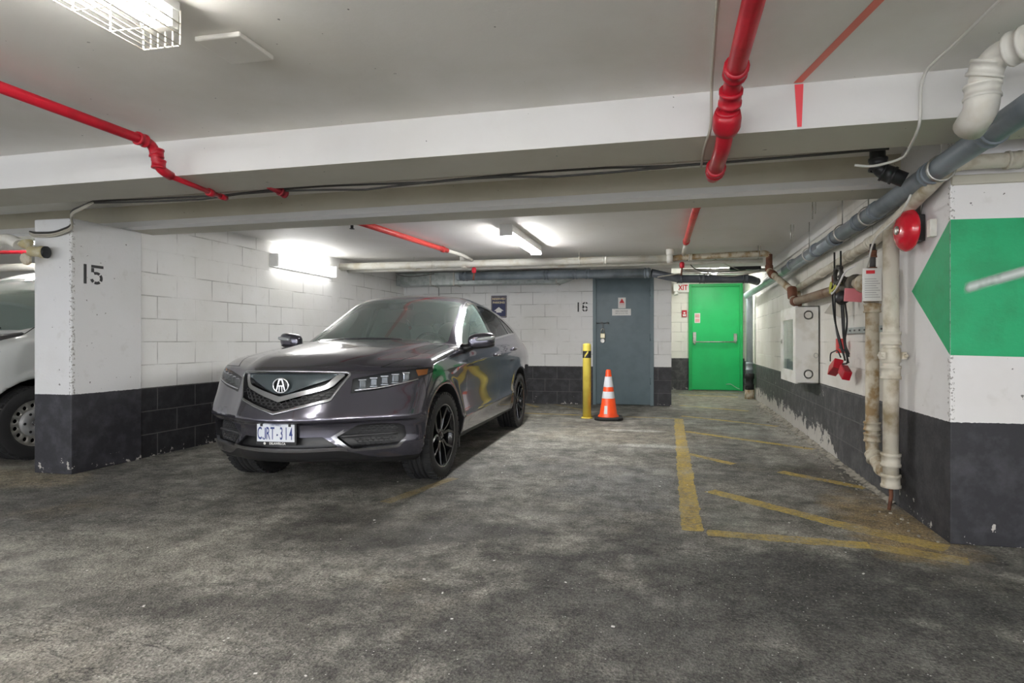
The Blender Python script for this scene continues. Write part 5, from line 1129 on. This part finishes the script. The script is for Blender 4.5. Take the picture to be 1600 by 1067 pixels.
# headlights
m_led = M('led jewel', (.55,.57,.60), .12, .85); m_hk = M('lamp housing grey', (.16,.165,.175), .18, .6); m_amber = M('amber reflector', (.55,.20,.05), .25)
for s_, m_ in ((1,L),(-1,Rr_)):
    h = pt.obj('headlight', [13], m_hk, suv, m_, push=.045, axis=(-.8,-.6*s_*.5,0), rim=True)
    pt.obj('lens', [13], m_lens, h, m_, push=.0005)
    for k in range(5):
        y = .478+.062*k; z = .800+.011*k; x = surf_x(y, z)-.022; dx = (surf_x(y+.02,z)-surf_x(y-.02,z))/.04; a = math.atan(dx)
        m3 = Matrix.Rotation(-a*s_, 3, 'Z') if False else Matrix(((math.cos(-a),-math.sin(-a)*s_,0),(math.sin(-a)*s_,math.cos(-a),0),(0,0,1)))
        mb = MB(); mb.obox((x,s_*y,z), (.02,.046,.052), m3); mb.build('led_jewel', m_led, h, bevel=.006)
        mb = MB(); mb.obox((x+.006,s_*y,z+.030), (.02,.052,.006), m3); mb.obox((x+.006,s_*y,z-.030), (.02,.052,.006), m3); mb.build('jewel_frame', m_sil, h)
    mb = MB(); pth = []
    for k in range(9):
        y = .445+.355*k/8; z = .748+.010*k/8*2+.045*(k/8)**2; pth.append((surf_x(y,z)-.012, s_*y, z+.010))
    mb.sweep(pth, .008, 8); mb.build('light_strip', m_sil, h)
    y, z = .815, .875; x = surf_x(y, z)-.016
    mb = MB(); mb.prism([(.03,-.03),(.05,.015),(-.06,.02),(-.05,-.02)], (x,s_*(y-.01),z), (.75,-.55*s_,0), (0,0,1), (-.004,-.004*s_,0)); mb.build('amber_reflector', m_amber, h)
    f = pt.obj('fog_recess', [15], m_trimk, suv, m_, push=.05, axis=(-.9,-.2*s_,0), rim=True)
    lab(pt.obj('fog_trim', [14], M('satin silver rim', (.50,.50,.53), .2, .95), f, lambda x,y,z: m_(x,y,z) & ((AY(y) < .40) | (z < .40)), back=.02), 'silver rim below the fog recess')
    pt.obj('fog_trim_upper', [14], m_paint, f, lambda x,y,z: m_(x,y,z) & ~((AY(y) < .40) | (z < .40)))
    hp = [(.42,.44),(.50,.50),(.60,.512),(.67,.505),(.69,.48),(.69,.42),(.66,.375),(.48,.372)]
    mo = honeycomb('fog_mesh', hp, .016, .030, .0022, m_mesh, f)
    if s_ < 0:
        for v in mo.data.vertices: v.co.y = -v.co.y
        mo.data.flip_normals()
    mb = MB(); mb.sweep([(surf_x(y,.445)-.022, s_*y, .445+.012*(y-.38)) for y in [.38+.32*k/8 for k in range(9)]], .010, 8); mb.build('fog_blade', m_mesh, f)
# plate
px_ = surf_x(0,.48)+.012
pl = MB().box(px_-.006,px_+.002,-.150,.150,.405,.560).build('licence_plate', m_trimk, suv, bevel=.004); lab(pl, 'white licence plate in a black frame')
MB().box(px_+.002,px_+.0045,-.137,.137,.428,.548).build('plate_sheet', M('plate white', (.72,.75,.80), .4), pl, bevel=.003)
m_pblue = M('plate blue', (.035,.06,.22), .5)
def face(body_, size, y, z, mat, nm='lettering', d=.0055, bold=0., xs=1., par=None):
    return text_mb(body_, size, (px_+d, y, z), (0,1,0), (0,0,1), (1,0,0), .0004, bold=bold, xs=xs).build(nm, mat, par or pl)
for ch, fy in (('C',-.116),('R',-.055),('T',-.022),('3',.043),('1',.078),('4',.112)):
    face(ch, .118, fy, .480, m_pblue, xs=.42, bold=.0014)
MB().ribbon([(-.075,.521),(-.075,.456),(-.0775,.447),(-.084,.444),(-.0905,.447),(-.093,.457)], .0072, (px_+.0052,0,0), (0,1,0), (0,0,1), (.0007,0,0)).build('lettering', m_pblue, pl)
MB().lathe([(.007,0),(0,.0006)], (px_+.0046,.012,.474), (1,0,0), 6).build('crown_mark', m_pblue, pl)
face('ONTARIO', .018, 0, .538, m_pblue)
mb = MB(); mb.box(px_+.002,px_+.007,-.140,.140,.545,.553); mb.box(px_+.002,px_+.008,-.112,-.094,.530,.548); mb.box(px_+.002,px_+.008,.094,.112,.530,.548); mb.build('plate_frame', m_trimk, pl, bevel=.002)
face('DILAWRI.CA', .021, .012, .415, m_plastw, d=.0025, bold=.0006); MB().lathe([(.009,0),(.009,.0006),(0,.0007)], (px_+.002,-.082,.415), (1,0,0), 16).build('frame_mark', m_plastw, pl)
# mirrors
m_sgn = M('clear turn signal', (.50,.52,.52), .25, .2)
def sellip(c, r, e, n=20, m=12, shear=0.):
    vs = []; fs = []
    sp = lambda a, p: math.copysign(abs(a)**p, a)
    for i in range(m+1):
        t = -PI/2+PI*i/m
        for k in range(n):
            a = 2*PI*k/n; x = r[0]*sp(math.cos(t),e)*sp(math.cos(a),e); y = r[1]*sp(math.cos(t),e)*sp(math.sin(a),e); z = r[2]*sp(math.sin(t),e)
            vs.append((c[0]+x+shear*(y), c[1]+y, c[2]+z+.10*y))
    for i in range(m):
        for k in range(n): fs.append((i*n+k, i*n+(k+1)%n, (i+1)*n+(k+1)%n, (i+1)*n+k))
    return vs, fs
for s_ in (1,-1):
    mb = MB(); vs_, fs_ = sellip((-.675,.955,1.108), (.062,.118,.070), .62, 28, 18, -.22); mb.add([(x,s_*y,z) for x,y,z in vs_], fs_, True)
    mi = mb.build('side_mirror', m_paint, suv)
    mb = MB(); mb.sweep(fillet([(-.625,s_*.79,1.03),(-.64,s_*.85,1.045),(-.665,s_*.90,1.065)], .05), [.035]*9, 10) if False else mb.sweep([(-.62,s_*.785,1.035),(-.635,s_*.83,1.040),(-.655,s_*.875,1.058),(-.67,s_*.91,1.078)], [.046,.040,.034,.030], 12); mb.build('mirror_stalk', m_trimk, mi)
    vs_, fs_ = sellip((-.648,.998,1.125), (.048,.078,.018), .55, 24, 12, -.30); mb = MB(); mb.add([(x,s_*y,z) for x,y,z in vs_], fs_, True); lab(mb.build('turn_signal', m_sgn, mi), 'clear turn signal strip on the mirror')
    vs_, fs_ = sellip((-.682,.955,1.062), (.058,.112,.028), .6, 24, 12, -.22); mb = MB(); mb.add([(x,s_*y,z) for x,y,z in vs_], fs_, True); mb.build('mirror_base', m_trimk, mi)
# handles
for s_, dn in ((1,0),(-1,1)):
    for x, z in ((-1.58,.950),(-2.50,1.010)):
        y = float(cW(z)-cTp(x))+.004
        mb = MB(); mb.sweep([(x-.10,s_*y,z),(x-.085,s_*(y+.022),z+.002),(x+.07,s_*(y+.024),z+.004),(x+.10,s_*y,z+.004)], [.014,.013,.013,.014], 10); h = mb.build('door_handle', m_paint, suv)
        mb = MB(); mb.sweep([(x-.08,s_*(y+.034),z+.004),(x+.07,s_*(y+.036),z+.006)], .004, 8); mb.build('handle_strip', m_chrome, h)
# wheels
for x, s_, st in ((0,1,0),(0,-1,0),(WB,1,0),(WB,-1,0)):
    wheel(suv, (x, s_*.735, .343), s_, .343, .225, .243)
for s_ in (1,-1):
    mb = MB(); mb.prism([(0,0),(.03,0),(.02,.34),(-.03,.34)], (-.43,s_*.66,.17), (1,0,0), (0,0,1), (0,s_*.17,0)); mb.build('mud_flap', m_trimk, suv, bevel=.006)
# wipers
for y0_, y1_ in ((.30,-.25),(-.10,-.60)):
    def wp(y): 
        x = -.36-.30*y*y-.02; return (x, y, float(cG(np.array([x+.30*y*y]))[0]-.105*y*y)+.014)
    MB().sweep([wp(y0_+(y1_-y0_)*k/8) for k in range(9)], .008, 6).build('wiper', m_trimk, suv)
# cabin: lining, dash, seats, wheel
V, Fc, Nn = pt.sub([0,3,20,21,19,23,1], lambda x,y,z: (z > .55)&(x > -3.3)&(x < -.15)&~((z < .9)&(x < -2.2)))
smooth_obj('headliner', V-Nn*.030, Fc[:, ::-1], -Nn, M('pale lining', (.58,.58,.56), .8), suv)
m_dash = M('black dash', (.025,.025,.026), .6)
mb = MB(); mb.prism([(-.35,.80),(-.40,1.055),(-.62,1.085),(-.86,1.05),(-.98,.92),(-.92,.70)], (0,-.70,0), (1,0,0), (0,0,1), (0,1.40,0)); mb.box(-1.9,-.9,-.14,.14,.45,.80); mb.build('dashboard', m_dash, suv, bevel=.03)
MB().box(-3.25,-.5,-.72,.72,.36,.42).build('cabin_floor', m_dash, suv)
sw = MB(); cen = Vector((-.98,.36,1.02)); axn = Vector((-.9,0,.42)).normalized(); u_ = Vector((0,1,0)); v_ = axn.cross(u_)
sw.sweep([cen+(u_*math.cos(a)+v_*math.sin(a))*.175 for a in [2*PI*k/32 for k in range(32)]], .014, 8, closed=True)
for a in (PI*1.0, 0, PI*1.5 if v_.z > 0 else PI*.5): sw.cyl(cen-axn*.02, cen+(u_*math.cos(a)+v_*math.sin(a))*.172, .016, 8)
sw.lathe([(.06,-.03),(.055,.01),(0,.02)], cen-axn*.02, axn, 16); sw.build('steering_wheel', m_dash, suv)
def seat(x, y, w=.50):
    so = MB()
    vs_, fs_ = sellip((0,0,0), (.26,w/2,.09), .5, 24, 12); so.add([(a+x+.26,b+y,c-.1*b+.62+.08*a) for a,b,c in vs_], fs_, True)
    vs_, fs_ = sellip((0,0,0), (.085,w/2,.34), .5, 24, 14); so.add([(a+x-.05-.32*(c-.1*b),b*(1-.25*max(0,(c-.1*b)/.34))+y,(c-.1*b)+.98) for a,b,c in vs_], fs_, True)
    o = so.build('seat', m_seat, suv)
    hd = MB(); vs_, fs_ = sellip((0,0,0), (.055,.135,.105), .6, 20, 12); hd.add([(a+x-.19,b+y,c-.1*b+1.385) for a,b,c in vs_], fs_, True); hd.cyl((x-.18,y-.05,1.25),(x-.19,y-.05,1.34),.008,6); hd.cyl((x-.18,y+.05,1.25),(x-.19,y+.05,1.34),.008,6); hd.build('headrest', m_seat, o)
seat(-1.52,.37); seat(-1.52,-.37)
for y in (-.42,0,.42): seat(-2.48, y, .42)
MB().sweep([(-1.055,-.12,1.455),(-1.055,.12,1.455)], .034, 10).build('rear_view_mirror', m_dash, suv)
# ---------------------------------------------------------------- the van in the next bay
vW = pchip([(.1,.78),(.22,.84),(.45,.895),(.8,.90),(1.1,.89),(1.3,.862),(1.6,.80),(1.85,.735),(2.1,.64)])
vN = pchip([(.1,.62),(.25,.74),(.45,.80),(.68,.80),(.85,.775),(1.0,.72),(1.15,.62),(1.3,.40)])
vC = pchip([(0,0),(.3,.04),(.5,.11),(.65,.20),(.78,.32),(.86,.44),(1.0,.8)])
vH = pchip([(1.0,.78),(.8,.92),(.65,1.02),(.45,1.11),(.2,1.185),(0,1.22),(-.2,1.235),(-4.5,1.24)])
vG = pchip([(1.0,.72),(.68,.92),(.32,1.20),(-.05,1.48),(-.35,1.69),(-.55,1.80),(-.8,1.87),(-1.2,1.905),(-2.5,1.91),(-3.8,1.88),(-4.2,1.78)])
VR, VA, VWB = .340, .415, -3.0
def vbody(x, y, z):
    ay = np.abs(y); da = np.sqrt(x*x+(z-VR)**2); db = np.sqrt((x-VWB)**2+(z-VR)**2)
    W = vW(z)+.014*np.exp(-((da-VA-.02)/.04)**2)
    T = smax(vH(x+.18*ay*ay)-.05*ay*ay, vG(x+.42*ay*ay)-.05*ay*ay, .02)
    F = smax(ay-W, (z-T)*.85, .06+.06*sstep(0,-.6,x)); F = smax(F, (x-(vN(z)-vC(ay)))*.88, .07); F = smax(F, -x-4.05, .1); F = smax(F, .22-z, .04)
    for d in (da, db): F = smax(F, -np.maximum(d-VA, .40-ay), .012)
    return F
Pv, Tv = nets(vbody, (-4.2,-1.0,.14), (1.0,1.0,2.05), .020)
vk = Skin(vbody, Pv, Tv)
vk.cut(lambda x,y,z: np.minimum(np.sqrt(x*x+(z-VR)**2), np.sqrt((x-VWB)**2+(z-VR)**2))-VA-.005, 1, [0])
vws = mirror_poly([(0,1.205),(.745,1.205),(.80,1.235),(.70,1.64),(.65,1.71),(0,1.76)])
vk.cut(lambda x,y,z: sdpoly(vws, y, z), 2, [0], lambda x,y,z: x > -.95)
vk.cut(lambda x,y,z: sdpoly([(-.30,1.22),(-.65,1.62),(-1.25,1.70),(-1.32,1.20)], x, z), 3, [0], lambda x,y,z: AY(y) > .5)
vk.cut(lambda x,y,z: np.maximum(z-.66, .44-x), 4, [0], lambda x,y,z: x > .2)
hv = lambda x,y,z: np.maximum(AY(y)-(.80-.55*sstep(.35,.72,x)), np.maximum(.95-z, -.16-x))
vk.cut(lambda x,y,z: hv(x,y,z)-.005, 5, [0], lambda x,y,z: x > -.1); vk.cut(lambda x,y,z: hv(x,y,z)+.005, 6, [5], lambda x,y,z: x > -.1)
vk.cut(lambda x,y,z: sdpoly([(.42,.80),(.62,.82),(.86,1.0),(.82,1.08),(.60,1.0)], AY(y), z), 7, [0,5,6], lambda x,y,z: x > .1)
vp = Parts(vk)
van = thing('van', 'silver van with steel wheels parked in the next bay behind the left pillar', 'van', (-6.71,4.25,0)); van.rotation_euler = (0,0,-PI/2); WLOC[van.name] = (0,0,0)
m_vp = paint('silver paint', (.55,.57,.56,1), (.62,.64,.63,1), .35, .4)
m_steelw = M('silver steel wheel', (.50,.49,.46), .38, .6, col2=(.40,.38,.34,1), scale=12); m_hubc = M('grey hub cap', (.36,.36,.36), .4, .3)
vb = vp.obj('body', [0], m_vp, van)
for nm, f_ in (('front', lambda x,y,z: x > -1.5), ('rear', lambda x,y,z: x <= -1.5)):
    for m_ in (L, Rr_): vp.obj('wheel_well', [1], m_well, vb, lambda x,y,z: f_(x,y,z) & m_(x,y,z))
vp.obj('panel_gap', [5], m_trimk, vb); vp.obj('hood', [6], m_vp, van)
vp.obj('windshield', [2], thin_glass('green van glass', (.70,.90,.84), 0, 2.2, .25), van)
for m_ in (L, Rr_): vp.obj('side_window', [3], m_glassT, van, m_); vp.obj('headlight', [7], m_sil, van, m_)
lab(vp.obj('bumper_cladding', [4], M('black van bumper', (.02,.02,.021), .6), van, push=.004), 'unpainted black lower bumper')
for s_ in (1,-1):
    for x in (0, VWB): wheel(van, (x, s_*.775, VR), s_, VR, .215, .222, style='steel')
    mb = MB(); vs_, fs_ = sellip((-.36,.99,1.32), (.055,.10,.115), .6, 20, 12, -.1); mb.add([(x,s_*y,z) for x,y,z in vs_], fs_, True); mb.cyl((-.37,s_*.84,1.22),(-.37,s_*.93,1.25),.03,8); mb.build('side_mirror', m_trimk, van)
V, Fc, Nn = vp.sub([0,6,5], lambda x,y,z: (z > .95)&(x < .3)); smooth_obj('headliner', V-Nn*.035, Fc[:, ::-1], -Nn, m_seat, van)
MB().prism([(.30,.95),(.24,1.15),(-.10,1.215),(-.45,1.16),(-.50,.95)], (0,-.80,0), (1,0,0), (0,0,1), (0,1.60,0)).build('dashboard', m_dash, van, bevel=.03)
def vw(y, o): 
    z = 1.22+o; lo, hi = -1., 1.
    for _ in range(24):
        m = (lo+hi)/2
        if vbody(np.array([m]), np.array([y]), np.array([z]))[0] < 0: lo = m
        else: hi = m
    return (lo+.012, y, z+.004)
MB().sweep([vw(.62-.09*k, .0+.012*k) for k in range(8)], .009, 6).build('wiper', m_trimk, van)
# ---------------------------------------------------------------- light, camera
w = bpy.data.worlds.new('world'); SC.world = w; w.use_nodes = True
w.node_tree.nodes['Background'].inputs[0].default_value = (.9,.93,1,1); w.node_tree.nodes['Background'].inputs[1].default_value = .62
cam = bpy.data.cameras.new('camera'); co = bpy.data.objects.new('camera', cam); COL.objects.link(co); SC.camera = co
cam.sensor_width = 36; cam.lens = 880/1600*36; cam.shift_x = -.05; cam.shift_y = 0
co.location = (0,0,1.1); co.rotation_euler = (R(90), 0, math.atan((1049-880)/880)); cam.clip_start = .02
vs = SC.view_settings; vs.view_transform = 'Standard'; vs.look = 'None'; vs.gamma = 1; vs.exposure = 2.42; vs.use_curve_mapping = False
SC.cycles.max_bounces = 8; SC.cycles.diffuse_bounces = 5; SC.cycles.transparent_max_bounces = 12; SC.cycles.sample_clamp_indirect = 6
SC.cycles.use_denoising = True
